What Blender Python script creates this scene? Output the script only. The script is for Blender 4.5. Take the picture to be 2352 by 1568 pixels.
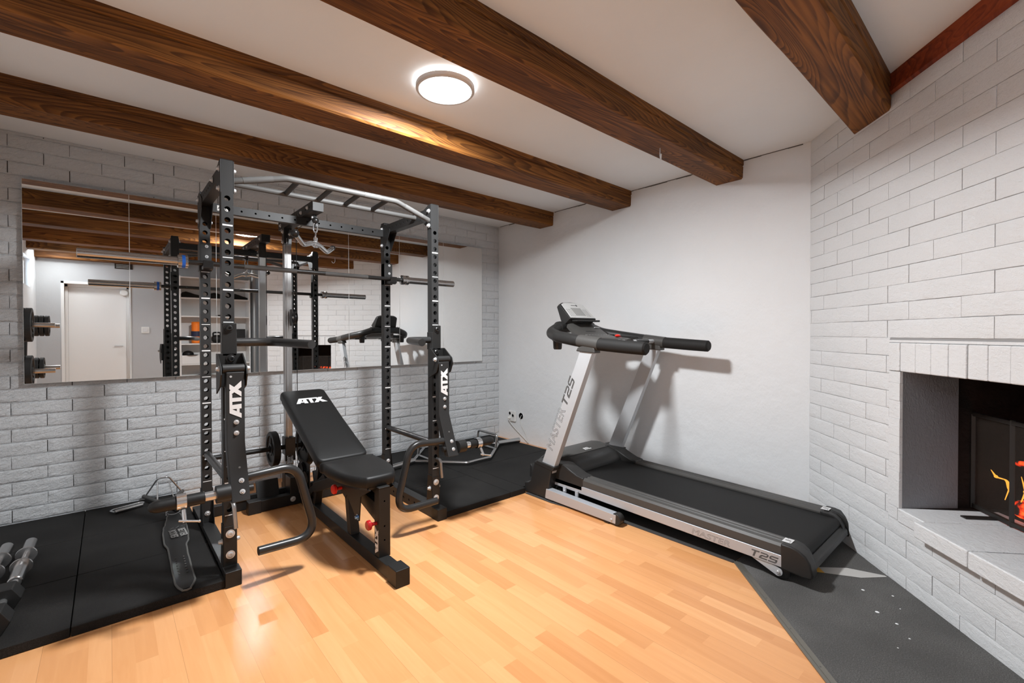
import bpy, math, random
from mathutils import Vector, Matrix, noise as mnoise
random.seed(7)
for o in list(bpy.data.objects): bpy.data.objects.remove(o)
sc = bpy.context.scene
col = sc.collection
rad = math.radians

# ---------------------------------------------------------------- camera
YAW, PIT, ROLL, FPX, SY = 0.847888, -0.0109603, -0.0018339, 1051.33, -5.955
H = 1.178
F_ = Vector((math.cos(YAW)*math.cos(PIT), math.sin(YAW)*math.cos(PIT), math.sin(PIT)))
R_ = Vector((math.sin(YAW), -math.cos(YAW), 0)); U_ = R_.cross(F_)
R2 = R_*math.cos(ROLL)+U_*math.sin(ROLL); U2 = U_*math.cos(ROLL)-R_*math.sin(ROLL)
cd = bpy.data.cameras.new('camera'); cam = bpy.data.objects.new('camera', cd); col.objects.link(cam)
M = Matrix.Identity(4)
for i in range(3):
    M[i][0] = R2[i]; M[i][1] = U2[i]; M[i][2] = -F_[i]
M[2][3] = H
cam.matrix_world = M
cd.sensor_width = 36; cd.lens = FPX*36/2352; cd.shift_y = SY/2352; cd.clip_start = 0.02
sc.camera = cam
# ---------------------------------------------------------------- view, world, lights
sc.view_settings.view_transform = 'Standard'; sc.view_settings.look = 'None'
sc.view_settings.gamma = 1; sc.view_settings.use_curve_mapping = False
sc.view_settings.exposure = 0.0
sc.cycles.sample_clamp_indirect = 60.0
w = bpy.data.worlds.new('world'); sc.world = w; w.use_nodes = True
w.node_tree.nodes['Background'].inputs[0].default_value = (0.75, 0.87, 1, 1)
w.node_tree.nodes['Background'].inputs[1].default_value = 1.5
LAMP_POWER = 96; LAMP2_POWER = 9; SKY_POWER = 15
def area(name, loc, rot, size, power, color, shape='DISK', sy=None, spread=None):
    d = bpy.data.lights.new(name, 'AREA'); d.shape = shape; d.size = size; d.energy = power; d.color = color
    if sy: d.size_y = sy
    if spread: d.spread = spread
    o = bpy.data.objects.new(name, d); o.location = loc; o.rotation_euler = rot; col.objects.link(o); return o
LAMPS = [((1.245, 1.90), LAMP_POWER), ((-0.50, -0.80), LAMP2_POWER)]
# daylight outside the small basement window in the left wall
area('window_daylight', (-1.02, -0.31, 1.99), (0, rad(-90), 0), 0.36, SKY_POWER, (0.72, 0.85, 1), 'RECTANGLE', 0.66)

# ---------------------------------------------------------------- materials
def nt(m): return m.node_tree.nodes, m.node_tree.links
def mat(name, c, rough=0.5, metal=0.0, bump=0, bscale=200, coat=0, emit=None, estr=0, var=0, vscale=5, spec=None, bdist=0.002):
    m = bpy.data.materials.new(name); m.use_nodes = True
    N, L = nt(m); b = N['Principled BSDF']
    b.inputs['Base Color'].default_value = (*c, 1); b.inputs['Roughness'].default_value = rough
    b.inputs['Metallic'].default_value = metal
    if coat: b.inputs['Coat Weight'].default_value = coat; b.inputs['Coat Roughness'].default_value = 0.1
    if spec is not None: b.inputs['Specular IOR Level'].default_value = spec
    if emit: b.inputs['Emission Color'].default_value = (*emit, 1); b.inputs['Emission Strength'].default_value = estr
    tc = None
    if bump or var:
        tc = N.new('ShaderNodeTexCoord')
    if bump:
        n = N.new('ShaderNodeTexNoise'); n.inputs['Scale'].default_value = bscale; n.inputs['Detail'].default_value = 4
        bp = N.new('ShaderNodeBump'); bp.inputs['Strength'].default_value = bump; bp.inputs['Distance'].default_value = bdist
        L.new(tc.outputs['Object'], n.inputs['Vector']); L.new(n.outputs['Fac'], bp.inputs['Height']); L.new(bp.outputs['Normal'], b.inputs['Normal'])
    if var:
        n = N.new('ShaderNodeTexNoise'); n.inputs['Scale'].default_value = vscale; n.inputs['Detail'].default_value = 5
        mr = N.new('ShaderNodeMapRange'); mr.inputs[3].default_value = 1-var; mr.inputs[4].default_value = 1+var
        mr.inputs[1].default_value = .3; mr.inputs[2].default_value = .7
        mx = N.new('ShaderNodeVectorMath'); mx.operation = 'SCALE'; mx.inputs[0].default_value = c
        L.new(tc.outputs['Object'], n.inputs['Vector']); L.new(n.outputs['Fac'], mr.inputs[0]); L.new(mr.outputs[0], mx.inputs['Scale'])
        L.new(mx.outputs[0], b.inputs['Base Color'])
    return m
def math_(N, L, op, a, b=None, c=None):
    n = N.new('ShaderNodeMath'); n.operation = op
    for i, v in enumerate((a, b, c)):
        if v is None: continue
        if isinstance(v, (int, float)): n.inputs[i].default_value = v
        else: L.new(v, n.inputs[i])
    return n.outputs[0]
def ramp(N, L, fac, stops):
    r = N.new('ShaderNodeValToRGB'); e = r.color_ramp.elements
    while len(e) < len(stops): e.new(0.5)
    for el, (p, c) in zip(e, stops): el.position = p; el.color = (*c, 1)
    L.new(fac, r.inputs[0]); return r.outputs[0]

def brick_paint(name, c, rough, fine, coarse):
    m = bpy.data.materials.new(name); m.use_nodes = True; N, L = nt(m); b = N['Principled BSDF']
    tc = N.new('ShaderNodeTexCoord')
    b.inputs['Roughness'].default_value = rough
    mp = N.new('ShaderNodeMapping'); mp.inputs['Rotation'].default_value = (0.2, 0.5, 0.3); L.new(tc.outputs['Object'], mp.inputs[0])
    mp2 = N.new('ShaderNodeMapping'); mp2.inputs['Scale'].default_value = (1, 1, 2.2); L.new(mp.outputs[0], mp2.inputs[0])
    n1 = N.new('ShaderNodeTexNoise'); n1.inputs['Scale'].default_value = 34; n1.inputs['Detail'].default_value = 6; n1.inputs['Roughness'].default_value = .62; n1.inputs['Distortion'].default_value = .5
    n2 = N.new('ShaderNodeTexNoise'); n2.inputs['Scale'].default_value = 170; n2.inputs['Detail'].default_value = 3
    L.new(mp2.outputs[0], n1.inputs['Vector']); L.new(mp2.outputs[0], n2.inputs['Vector'])
    b1 = N.new('ShaderNodeBump'); b1.inputs['Strength'].default_value = coarse; b1.inputs['Distance'].default_value = .012
    b2 = N.new('ShaderNodeBump'); b2.inputs['Strength'].default_value = fine; b2.inputs['Distance'].default_value = .003
    L.new(n1.outputs['Fac'], b1.inputs['Height']); L.new(n2.outputs['Fac'], b2.inputs['Height'])
    L.new(b1.outputs['Normal'], b2.inputs['Normal']); L.new(b2.outputs['Normal'], b.inputs['Normal'])
    n3 = N.new('ShaderNodeTexNoise'); n3.inputs['Scale'].default_value = 2.5; n3.inputs['Detail'].default_value = 5
    L.new(tc.outputs['Object'], n3.inputs['Vector'])
    L.new(ramp(N, L, n3.outputs['Fac'], [(.3, tuple(x*.95 for x in c)), (.7, c)]), b.inputs['Base Color'])
    return m

def plaster(name, c, rough, s1=.35, s2=.25):
    m = bpy.data.materials.new(name); m.use_nodes = True; N, L = nt(m); b = N['Principled BSDF']
    tc = N.new('ShaderNodeTexCoord'); b.inputs['Roughness'].default_value = rough
    n1 = N.new('ShaderNodeTexNoise'); n1.inputs['Scale'].default_value = 7; n1.inputs['Detail'].default_value = 3
    mp = N.new('ShaderNodeMapping'); mp.inputs['Scale'].default_value = (1, 3, 1); mp.inputs['Rotation'].default_value = (.7, 0, .4)
    L.new(tc.outputs['Object'], mp.inputs[0])
    n2 = N.new('ShaderNodeTexNoise'); n2.inputs['Scale'].default_value = 42; n2.inputs['Detail'].default_value = 5; n2.inputs['Distortion'].default_value = 1.2
    L.new(tc.outputs['Object'], n1.inputs['Vector']); L.new(mp.outputs[0], n2.inputs['Vector'])
    b1 = N.new('ShaderNodeBump'); b1.inputs['Strength'].default_value = s1; b1.inputs['Distance'].default_value = .02
    b2 = N.new('ShaderNodeBump'); b2.inputs['Strength'].default_value = s2; b2.inputs['Distance'].default_value = .004
    L.new(n1.outputs['Fac'], b1.inputs['Height']); L.new(n2.outputs['Fac'], b2.inputs['Height'])
    L.new(b1.outputs['Normal'], b2.inputs['Normal']); L.new(b2.outputs['Normal'], b.inputs['Normal'])
    n3 = N.new('ShaderNodeTexNoise'); n3.inputs['Scale'].default_value = 1.6; n3.inputs['Detail'].default_value = 6
    L.new(tc.outputs['Object'], n3.inputs['Vector'])
    L.new(ramp(N, L, n3.outputs['Fac'], [(.3, tuple(x*.95 for x in c)), (.7, c)]), b.inputs['Base Color'])
    return m

def wood_beam(name, lo, mid, hi, seed=0.0, dens=9):
    m = bpy.data.materials.new(name); m.use_nodes = True; N, L = nt(m); b = N['Principled BSDF']
    tc = N.new('ShaderNodeTexCoord')
    mp = N.new('ShaderNodeMapping'); mp.inputs['Scale'].default_value = (.5, 4.6, 4.6); mp.inputs['Location'].default_value = (seed, seed*1.7, seed*.6)
    L.new(tc.outputs['Object'], mp.inputs[0])
    n1 = N.new('ShaderNodeTexNoise'); n1.inputs['Scale'].default_value = 1.0; n1.inputs['Detail'].default_value = 2.0; n1.inputs['Roughness'].default_value = .35; n1.inputs['Distortion'].default_value = .7
    L.new(mp.outputs[0], n1.inputs['Vector'])
    rings = math_(N, L, 'FRACT', math_(N, L, 'MULTIPLY', n1.outputs['Fac'], dens*5.6))
    line = ramp(N, L, rings, [(0.0, (.85,)*3), (.5, (.6,)*3), (.85, (0.24,)*3), (.93, (.32,)*3), (1.0, (.85,)*3)])
    mp2 = N.new('ShaderNodeMapping'); mp2.inputs['Scale'].default_value = (2.2, 70, 70); L.new(tc.outputs['Object'], mp2.inputs[0])
    n2 = N.new('ShaderNodeTexNoise'); n2.inputs['Scale'].default_value = 1.0; n2.inputs['Detail'].default_value = 4; L.new(mp2.outputs[0], n2.inputs['Vector'])
    n3 = N.new('ShaderNodeTexNoise'); n3.inputs['Scale'].default_value = 1.3; n3.inputs['Detail'].default_value = 4
    mp3 = N.new('ShaderNodeMapping'); mp3.inputs['Scale'].default_value = (1, 4, 4); mp3.inputs['Location'].default_value = (seed*3, 0, 0); L.new(tc.outputs['Object'], mp3.inputs[0]); L.new(mp3.outputs[0], n3.inputs['Vector'])
    a = math_(N, L, 'MULTIPLY', line, .37)
    a = math_(N, L, 'MULTIPLY_ADD', n2.outputs['Fac'], .55, a)
    a = math_(N, L, 'MULTIPLY_ADD', n3.outputs['Fac'], .62, a)
    c = ramp(N, L, a, [(.40, lo), (.72, mid), (1.0, hi)])
    L.new(c, b.inputs['Base Color']); b.inputs['Roughness'].default_value = .62; b.inputs['Specular IOR Level'].default_value = .2
    b.inputs['Coat Weight'].default_value = .05; b.inputs['Coat Roughness'].default_value = .3
    bp = N.new('ShaderNodeBump'); bp.inputs['Strength'].default_value = .5; bp.inputs['Distance'].default_value = .003
    L.new(a, bp.inputs['Height']); L.new(bp.outputs['Normal'], b.inputs['Normal'])
    return m

def laminate():
    m = bpy.data.materials.new('beech_laminate'); m.use_nodes = True; N, L = nt(m); b = N['Principled BSDF']
    tc = N.new('ShaderNodeTexCoord'); sp = N.new('ShaderNodeSeparateXYZ'); L.new(tc.outputs['Object'], sp.inputs[0])
    X, Y = sp.outputs[0], sp.outputs[1]
    W, LEN = .0648, .43
    xi = math_(N, L, 'DIVIDE', X, W); i = math_(N, L, 'FLOOR', xi)
    wn = N.new('ShaderNodeTexWhiteNoise'); wn.noise_dimensions = '1D'; L.new(i, wn.inputs['W'])
    yy = math_(N, L, 'ADD', math_(N, L, 'DIVIDE', Y, LEN), math_(N, L, 'MULTIPLY', wn.outputs['Value'], 7.3))
    j = math_(N, L, 'FLOOR', yy)
    cv = N.new('ShaderNodeCombineXYZ'); L.new(i, cv.inputs[0]); L.new(j, cv.inputs[1])
    w2 = N.new('ShaderNodeTexWhiteNoise'); w2.noise_dimensions = '2D'; L.new(cv.outputs[0], w2.inputs['Vector'])
    v = w2.outputs['Value']
    # grain
    mp = N.new('ShaderNodeMapping'); mp.inputs['Scale'].default_value = (38, 2.6, 1); L.new(tc.outputs['Object'], mp.inputs[0])
    off = N.new('ShaderNodeVectorMath'); off.operation = 'ADD'; L.new(mp.outputs[0], off.inputs[0])
    sc2 = N.new('ShaderNodeVectorMath'); sc2.operation = 'SCALE'; sc2.inputs['Scale'].default_value = 37.0; L.new(w2.outputs['Color'], sc2.inputs[0]); L.new(sc2.outputs[0], off.inputs[1])
    n1 = N.new('ShaderNodeTexNoise'); n1.inputs['Scale'].default_value = 1; n1.inputs['Detail'].default_value = 5; n1.inputs['Distortion'].default_value = .8; L.new(off.outputs[0], n1.inputs['Vector'])
    t = math_(N, L, 'MULTIPLY_ADD', math_(N, L, 'POWER', v, 1.4), .62, math_(N, L, 'MULTIPLY', n1.outputs['Fac'], .5))
    c = ramp(N, L, t, [(.16, (.75, .385, .168)), (.5, (.68, .325, .130)), (.98, (.57, .25, .093))])
    # fine joints between boards (three strips to a board)
    fx = math_(N, L, 'FRACT', math_(N, L, 'DIVIDE', X, W*3))
    e = math_(N, L, 'LESS_THAN', fx, .006)
    mx = N.new('ShaderNodeMix'); mx.data_type = 'RGBA'; mx.inputs['B'].default_value = (.3, .14, .06, 1)
    L.new(math_(N, L, 'MULTIPLY', e, .6), mx.inputs['Factor']); L.new(c, mx.inputs['A'])
    L.new(mx.outputs['Result'], b.inputs['Base Color'])
    b.inputs['Roughness'].default_value = .21; b.inputs['Specular IOR Level'].default_value = .55
    n4 = N.new('ShaderNodeTexNoise'); n4.inputs['Scale'].default_value = 260; n4.inputs['Detail'].default_value = 2; L.new(tc.outputs['Object'], n4.inputs['Vector'])
    bp = N.new('ShaderNodeBump'); bp.inputs['Strength'].default_value = .08; bp.inputs['Distance'].default_value = .001
    L.new(n4.outputs['Fac'], bp.inputs['Height']); L.new(bp.outputs['Normal'], b.inputs['Normal'])
    return m

def speckled(name, c, sp_c, rough, scale, thr, bump):
    m = bpy.data.materials.new(name); m.use_nodes = True; N, L = nt(m); b = N['Principled BSDF']
    tc = N.new('ShaderNodeTexCoord'); n = N.new('ShaderNodeTexNoise'); n.inputs['Scale'].default_value = scale; n.inputs['Detail'].default_value = 5; n.inputs['Roughness'].default_value = .7
    L.new(tc.outputs['Object'], n.inputs['Vector'])
    n2 = N.new('ShaderNodeTexNoise'); n2.inputs['Scale'].default_value = 3.5; n2.inputs['Detail'].default_value = 6; L.new(tc.outputs['Object'], n2.inputs['Vector'])
    t = math_(N, L, 'MULTIPLY_ADD', n2.outputs['Fac'], .35, n.outputs['Fac'])
    L.new(ramp(N, L, t, [(.45, tuple(x*.6 for x in c)), (.68, c), (thr, sp_c)]), b.inputs['Base Color'])
    b.inputs['Roughness'].default_value = rough; b.inputs['Specular IOR Level'].default_value = .22
    bp = N.new('ShaderNodeBump'); bp.inputs['Strength'].default_value = bump; bp.inputs['Distance'].default_value = .002
    L.new(n.outputs['Fac'], bp.inputs['Height']); L.new(bp.outputs['Normal'], b.inputs['Normal'])
    return m

BR = brick_paint('grey_painted_split_brick', (.655, .68, .70), .6, .6, .95)
FB = brick_paint('white_painted_brick', (.735, .75, .76), .6, .5, .42)
JT = mat('dark_joint', (.11, .105, .1), .9)
FJ = mat('painted_joint', (.30, .30, .30), .8)
PL = plaster('light_grey_plaster', (.755, .77, .78), .62)
CEIL = plaster('ceiling_paint', (.84, .89, .92), .8, .12, .08)
GW = plaster('grey_plain_wall', (.47, .48, .49), .7, .15, .1)
WB = [wood_beam('stained_pine_beam_%s' % 'abcdef'[k], (.014, .0052, .0020), (.098, .036, .0085), (.27, .108, .023), 3.1*k+1.3, 9) for k in range(6)]
RW = wood_beam('red_stained_batten', (.05, .008, .003), (.19, .032, .010), (.30, .06, .018), 22.3, 3)
LAM = laminate()
HEARTH = speckled('grey_felt_sheet', (.085, .083, .08), (.20, .195, .19), .85, 240, .98, .6)
RUB = speckled('black_rubber_granulate', (.0105, .0100, .0096), (.05, .048, .045), .72, 420, 1.05, .7)
THIN = mat('thin_black_mat', (.045, .044, .043), .7, bump=.2, bscale=300)
BLK = mat('black_powder_coat', (.011, .0108, .0105), .46, 0, spec=.35, bump=.12, bscale=900, bdist=.0005)
BLK2 = mat('satin_black_steel', (.010, .010, .010), .34)
BLKR = mat('rack_powder_coat', (.019, .019, .019), .46, 0, spec=.33, bump=.12, bscale=900, bdist=.0005)
GUN = mat('gunmetal_bar', (.075, .074, .072), .55, 0, spec=.35, bump=.15, bscale=700, bdist=.0004)
KNURL = mat('knurled_gunmetal', (.095, .094, .092), .65, 0, spec=.3, bump=.6, bscale=900, bdist=.001)
DKBAR = mat('dark_satin_tube', (.028, .028, .028), .33, .3)
CHR = mat('chrome', (.62, .63, .64), .16, .85)
STL = mat('brushed_steel', (.50, .50, .50), .22, 1, bump=.1, bscale=500, bdist=.0005)
STL2 = mat('worn_steel_post', (.42, .42, .42), .3, .85)
ZINC = mat('zinc_bolt', (.55, .56, .57), .35, .45)
WHT = mat('white_decal', (.66, .66, .66), .5)
PRINT = mat('pale_grey_print', (.26, .26, .25), .5)
BLUE = mat('blue_ring', (.01, .12, .55), .35)
BLUEB = mat('blue_zinc_bolt', (.22, .42, .75), .25, .8)
RED = mat('red_plastic', (.75, .02, .01), .3)
RED2 = mat('dark_red_plastic', (.38, .008, .01), .25)
LEA = mat('black_vinyl', (.008, .008, .008), .5, spec=.28, bump=.25, bscale=500, bdist=.0006)
LEA2 = mat('black_leather', (.009, .009, .009), .48, spec=.3, bump=.3, bscale=350, bdist=.0006)
STITCH = mat('grey_edge_binding', (.10, .10, .095), .5, bump=.8, bscale=900, bdist=.001)
SILV = mat('silver_paint', (.46, .48, .51), .36, .35)
SILV2 = mat('light_grey_silver_paint', (.52, .54, .56), .38, .25)
PLAS = mat('dark_grey_plastic', (.020, .0195, .019), .42, spec=.35, bump=.1, bscale=600, bdist=.0004)
PLAS2 = mat('mid_grey_plastic', (.060, .058, .055), .45, spec=.35, bump=.1, bscale=600, bdist=.0004)
FOAM = mat('black_foam_grip', (.013, .0125, .012), .7, spec=.3, bump=.2, bscale=700, bdist=.0005)
BELT = mat('black_running_belt', (.006, .006, .006), .6, spec=.25, bump=.2, bscale=900, bdist=.0005)
FACE = mat('console_face_grey', (.50, .50, .49), .45)
LCD = mat('grey_lcd', (.27, .27, .26), .25)
DARKT = mat('dark_grey_print', (.09, .09, .09), .5)
MIR = mat('mirror_glass', (.90, .91, .905), .0, 1)
EDGE = mat('mirror_edge', (.80, .83, .83), .3)
DIFF = mat('lit_diffuser', (1, 1, 1), .5, emit=(1, .985, .96), estr=6.0)
GLOW = mat('lamp_back_glow', (1, 1, 1), .5, emit=(1, .985, .96), estr=30.0)
RIM = mat('lamp_rim', (.55, .55, .55), .45)
WPL = mat('white_plastic', (.74, .74, .72), .35)
DOOR = mat('white_door_paint', (.78, .775, .76), .42)
SHF = mat('white_shelf_board', (.74, .735, .725), .45)
ALU = mat('aluminium_strip', (.20, .19, .165), .42, .6)
CHEEK = plaster('grey_painted_cheek', (.27, .29, .31), .75, .2, .9)
SOOT = mat('sooty_brick', (.012, .008, .006), .9, bump=.6, bscale=40, bdist=.01, var=.5, vscale=9)
IRON = mat('black_iron', (.02, .017, .015), .5)
EMB = mat('glowing_ember', (.04, .01, .004), .8)
CHAR = mat('charred_log', (.03, .018, .012), .9, bump=.8, bscale=40, bdist=.01)
FLM = mat('flame', (0, 0, 0), .9, emit=(1, .42, .05), estr=1.9)
ORG = mat('orange_foam', (.95, .22, .01), .5)
NAVY = mat('dark_navy_band', (.015, .02, .06), .5)
YEL = mat('yellow_tape', (.62, .32, .05), .45)
TAPEW = mat('milky_tape', (.45, .44, .42), .4)
RUBP = mat('black_rubber_plate', (.012, .012, .012), .55, spec=.3, bump=.15, bscale=400, bdist=.0005)
DUCT = mat('galvanised_duct', (.45, .46, .46), .35, .8, bump=.2, bscale=30)
WHTC = mat('white_cable', (.62, .62, .60), .4)
GLASS = bpy.data.materials.new('window_glass'); GLASS.use_nodes = True
N_, L_ = nt(GLASS); N_['Principled BSDF'].inputs['Transmission Weight'].default_value = 1; N_['Principled BSDF'].inputs['Roughness'].default_value = 0.02; N_['Principled BSDF'].inputs['IOR'].default_value = 1.05
SKYM = mat('bright_overcast_sky', (.8, .9, 1), .5, emit=(.85, .93, 1), estr=3.0)
MESH = bpy.data.materials.new('spark_mesh'); MESH.use_nodes = True
N_, L_ = nt(MESH)
tr = N_.new('ShaderNodeBsdfTransparent'); mx = N_.new('ShaderNodeMixShader'); mx.inputs[0].default_value = .36
N_['Principled BSDF'].inputs['Base Color'].default_value = (.05, .04, .032, 1); N_['Principled BSDF'].inputs['Roughness'].default_value = .6
L_.new(tr.outputs[0], mx.inputs[1]); L_.new(N_['Principled BSDF'].outputs[0], mx.inputs[2]); L_.new(mx.outputs[0], N_['Material Output'].inputs[0])
# ember pattern
N_, L_ = nt(EMB); b_ = N_['Principled BSDF']; tc_ = N_.new('ShaderNodeTexCoord'); n_ = N_.new('ShaderNodeTexNoise'); n_.inputs['Scale'].default_value = 26; n_.inputs['Detail'].default_value = 6
L_.new(tc_.outputs['Object'], n_.inputs['Vector'])
r_ = ramp(N_, L_, n_.outputs['Fac'], [(.47, (0, 0, 0)), (.54, (.6, .02, 0)), (.66, (1, .14, .02)), (.8, (1, .45, .1))])
L_.new(r_, b_.inputs['Emission Color']); b_.inputs['Emission Strength'].default_value = 2.2

# ---------------------------------------------------------------- mesh helpers
class MB:
    def __init__(s): s.v = []; s.f = []
    def add(s, vs, fs):
        o = len(s.v); s.v += [tuple(p) for p in vs]; s.f += [tuple(i+o for i in f) for f in fs]; return s
    def box(s, x0, x1, y0, y1, z0, z1):
        x0, x1 = sorted((x0, x1)); y0, y1 = sorted((y0, y1)); z0, z1 = sorted((z0, z1))
        v = [(x, y, z) for z in (z0, z1) for y in (y0, y1) for x in (x0, x1)]
        return s.add(v, [(0, 2, 3, 1), (4, 5, 7, 6), (0, 1, 5, 4), (2, 6, 7, 3), (0, 4, 6, 2), (1, 3, 7, 5)])
    def bar(s, p, q, w_, h_, up=(0, 0, 1)):
        p = Vector(p); q = Vector(q); a = (q-p).normalized(); u = Vector(up); r = a.cross(u).normalized(); u = r.cross(a)
        v = []
        for c in (p, q):
            for i, j in ((-1, -1), (1, -1), (1, 1), (-1, 1)): v.append(c+r*w_/2*i+u*h_/2*j)
        return s.add(v, [(3, 2, 1, 0), (4, 5, 6, 7), (0, 1, 5, 4), (1, 2, 6, 5), (2, 3, 7, 6), (3, 0, 4, 7)])
    def prism(s, poly, o, ex, ey, d):
        o = Vector(o); ex = Vector(ex); ey = Vector(ey); d = Vector(d); n = len(poly)
        v = [o+ex*a+ey*b for a, b in poly]; v += [p+d for p in v]
        fl = ex.cross(ey).dot(d) > 0
        fs = [tuple(range(n)), tuple(range(2*n-1, n-1, -1))] + [(i+n, (i+1) % n+n, (i+1) % n, i) for i in range(n)]
        # orientation: front cap must point away from d
        if sum(poly[i][0]*poly[(i+1) % n][1]-poly[(i+1) % n][0]*poly[i][1] for i in range(n)) < 0: fl = not fl
        if fl: fs = [tuple(reversed(f)) for f in fs]
        return s.add(v, fs)
    def tube(s, pts, r, n=14, cap=True, ex=1.0):
        P = [Vector(p) for p in pts]; rs = r if isinstance(r, (list, tuple)) else [r]*len(P)
        T = []
        for i in range(len(P)):
            a = P[max(0, i-1)]; b = P[min(len(P)-1, i+1)]; T.append((b-a).normalized())
        up = Vector((0, 0, 1)) if abs(T[0].z) < .9 else Vector((1, 0, 0))
        u = (up-T[0]*up.dot(T[0])).normalized(); v = []
        for i, p in enumerate(P):
            if i:
                u = (u-T[i]*u.dot(T[i])).normalized()
            w_ = T[i].cross(u)
            for k in range(n):
                a = 2*math.pi*k/n; v.append(p+(u*math.cos(a)*ex+w_*math.sin(a))*rs[i])
        fs = []
        for i in range(len(P)-1):
            for k in range(n):
                k2 = (k+1) % n; fs.append((i*n+k, i*n+k2, (i+1)*n+k2, (i+1)*n+k))
        if cap: fs.append(tuple(reversed(range(n)))); fs.append(tuple(range((len(P)-1)*n, len(P)*n)))
        return s.add(v, fs)
    def cyl(s, p, q, r, n=20, r2=None): return s.tube([p, q], [r, r2 if r2 is not None else r], n)
    def lathe(s, prof, o, ax, n=24):
        o = Vector(o); ax = Vector(ax).normalized(); u = Vector((0, 0, 1)) if abs(ax.z) < .9 else Vector((1, 0, 0))
        u = (u-ax*u.dot(ax)).normalized(); w_ = ax.cross(u); v = []
        for r, t in prof:
            for k in range(n):
                a = 2*math.pi*k/n; v.append(o+ax*t+(u*math.cos(a)+w_*math.sin(a))*r)
        fs = []
        for i in range(len(prof)-1):
            for k in range(n):
                k2 = (k+1) % n; fs.append((i*n+k, i*n+k2, (i+1)*n+k2, (i+1)*n+k))
        if prof[0][0] > 1e-5: fs.append(tuple(reversed(range(n))))
        if prof[-1][0] > 1e-5: fs.append(tuple(range((len(prof)-1)*n, len(prof)*n)))
        return s.add(v, fs)
    def ring(s, o, ax, r0, r1, h, n=28):
        return s.lathe([(r1, 0), (r1, h), (r0, h), (r0, 0), (r1, 0)], o, ax, n)
    def sphere(s, o, r, n=14, sc_=(1, 1, 1)):
        o = Vector(o); v = []; m = n//2; fs = []
        for i in range(m+1):
            t = math.pi*i/m
            for k in range(n):
                a = 2*math.pi*k/n; v.append(o+Vector((math.sin(t)*math.cos(a)*r*sc_[0], math.sin(t)*math.sin(a)*r*sc_[1], math.cos(t)*r*sc_[2])))
        for i in range(m):
            for k in range(n):
                k2 = (k+1) % n; fs.append((i*n+k, (i+1)*n+k, (i+1)*n+k2, i*n+k2))
        return s.add(v, fs)
    def bolt(s, p, d, r=.011, h=.008):
        d = Vector(d).normalized(); p = Vector(p)
        s.lathe([(r*1.5, 0), (r*1.5, .0022), (r, .0022)], p, d, 16)
        s.lathe([(r, .002), (r, h*.7), (r*.75, h), (r*.42, h), (r*.42, h*.55), (0, h*.55)], p, d, 12); return s
    def rbox(s, cx, cy, cz, lx, ly, lz, rr, n=5, axis='z'):
        # box with four rounded corners around an axis
        if axis == 'z': A, B = lx, ly
        elif axis == 'x': A, B = ly, lz
        else: A, B = lx, lz
        poly = rrect(A, B, rr, n)
        if axis == 'z': return s.prism(poly, (cx, cy, cz-lz/2), (1, 0, 0), (0, 1, 0), (0, 0, lz))
        if axis == 'x': return s.prism(poly, (cx-lx/2, cy, cz), (0, 1, 0), (0, 0, 1), (lx, 0, 0))
        return s.prism(poly, (cx, cy-ly/2, cz), (1, 0, 0), (0, 0, 1), (0, ly, 0))
def rrect(A, B, rr, n=5):
    poly = []
    for (sx, sy, a0) in ((1, 1, 0), (-1, 1, 90), (-1, -1, 180), (1, -1, 270)):
        for k in range(n+1):
            a = rad(a0+90*k/n); poly.append((sx*(A/2-rr)+rr*math.cos(a), sy*(B/2-rr)+rr*math.sin(a)))
    return poly
def fillet(pts, r, n=7):
    P = [Vector(p) for p in pts]; out = [P[0]]
    for i in range(1, len(P)-1):
        a = (P[i-1]-P[i]); b = (P[i+1]-P[i]); la, lb = a.length, b.length; a.normalize(); b.normalize()
        ang = a.angle(b); 
        if ang > 3.1: out.append(P[i]); continue
        rr = r[i-1] if isinstance(r, (list, tuple)) else r
        t = min(rr/math.tan(ang/2), la*.49, lb*.49); p0 = P[i]+a*t; p1 = P[i]+b*t
        for k in range(n+1):
            u = k/n; out.append(p0*(1-u)**2+P[i]*2*u*(1-u)+p1*u*u)
    out.append(P[-1]); return out
ROOT = {}
def build(name, mb, m, parent=None, bevel=0, smooth=True, seg=2, angle=38):
    me = bpy.data.meshes.new(name)
    off = ROOT.get(parent.name, Vector((0, 0, 0))) if parent else Vector((0, 0, 0))
    me.from_pydata([Vector(v)-off for v in mb.v], [], mb.f); me.validate(); me.materials.append(m)
    o = bpy.data.objects.new(name, me); col.objects.link(o)
    if parent: o.parent = parent; ROOT[o.name] = off
    else: ROOT[o.name] = Vector((0, 0, 0))
    if smooth:
        me.polygons.foreach_set('use_smooth', [True]*len(me.polygons)); me.set_sharp_from_angle(angle=rad(angle))
    if bevel:
        md = o.modifiers.new('bevel', 'BEVEL'); md.width = bevel; md.segments = seg; md.limit_method = 'ANGLE'; md.angle_limit = rad(40); md.harden_normals = True
    return o
def tag(o, label, cat, group=None):
    o['label'] = label; o['category'] = cat
    if group: o['group'] = group
    return o
def thing(name, label, cat, loc, group=None):
    o = bpy.data.objects.new(name, None); o.empty_display_size = .1; o.location = loc; col.objects.link(o)
    ROOT[o.name] = Vector(loc); return tag(o, label, cat, group)
def solid(name, mb, m, label, cat, group=None, **k): return tag(build(name, mb, m, None, **k), label, cat, group)
def struct(name, mb, m, parent=None, **k):
    o = build(name, mb, m, parent, **k)
    if not parent: o['kind'] = 'structure'
    return o
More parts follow.
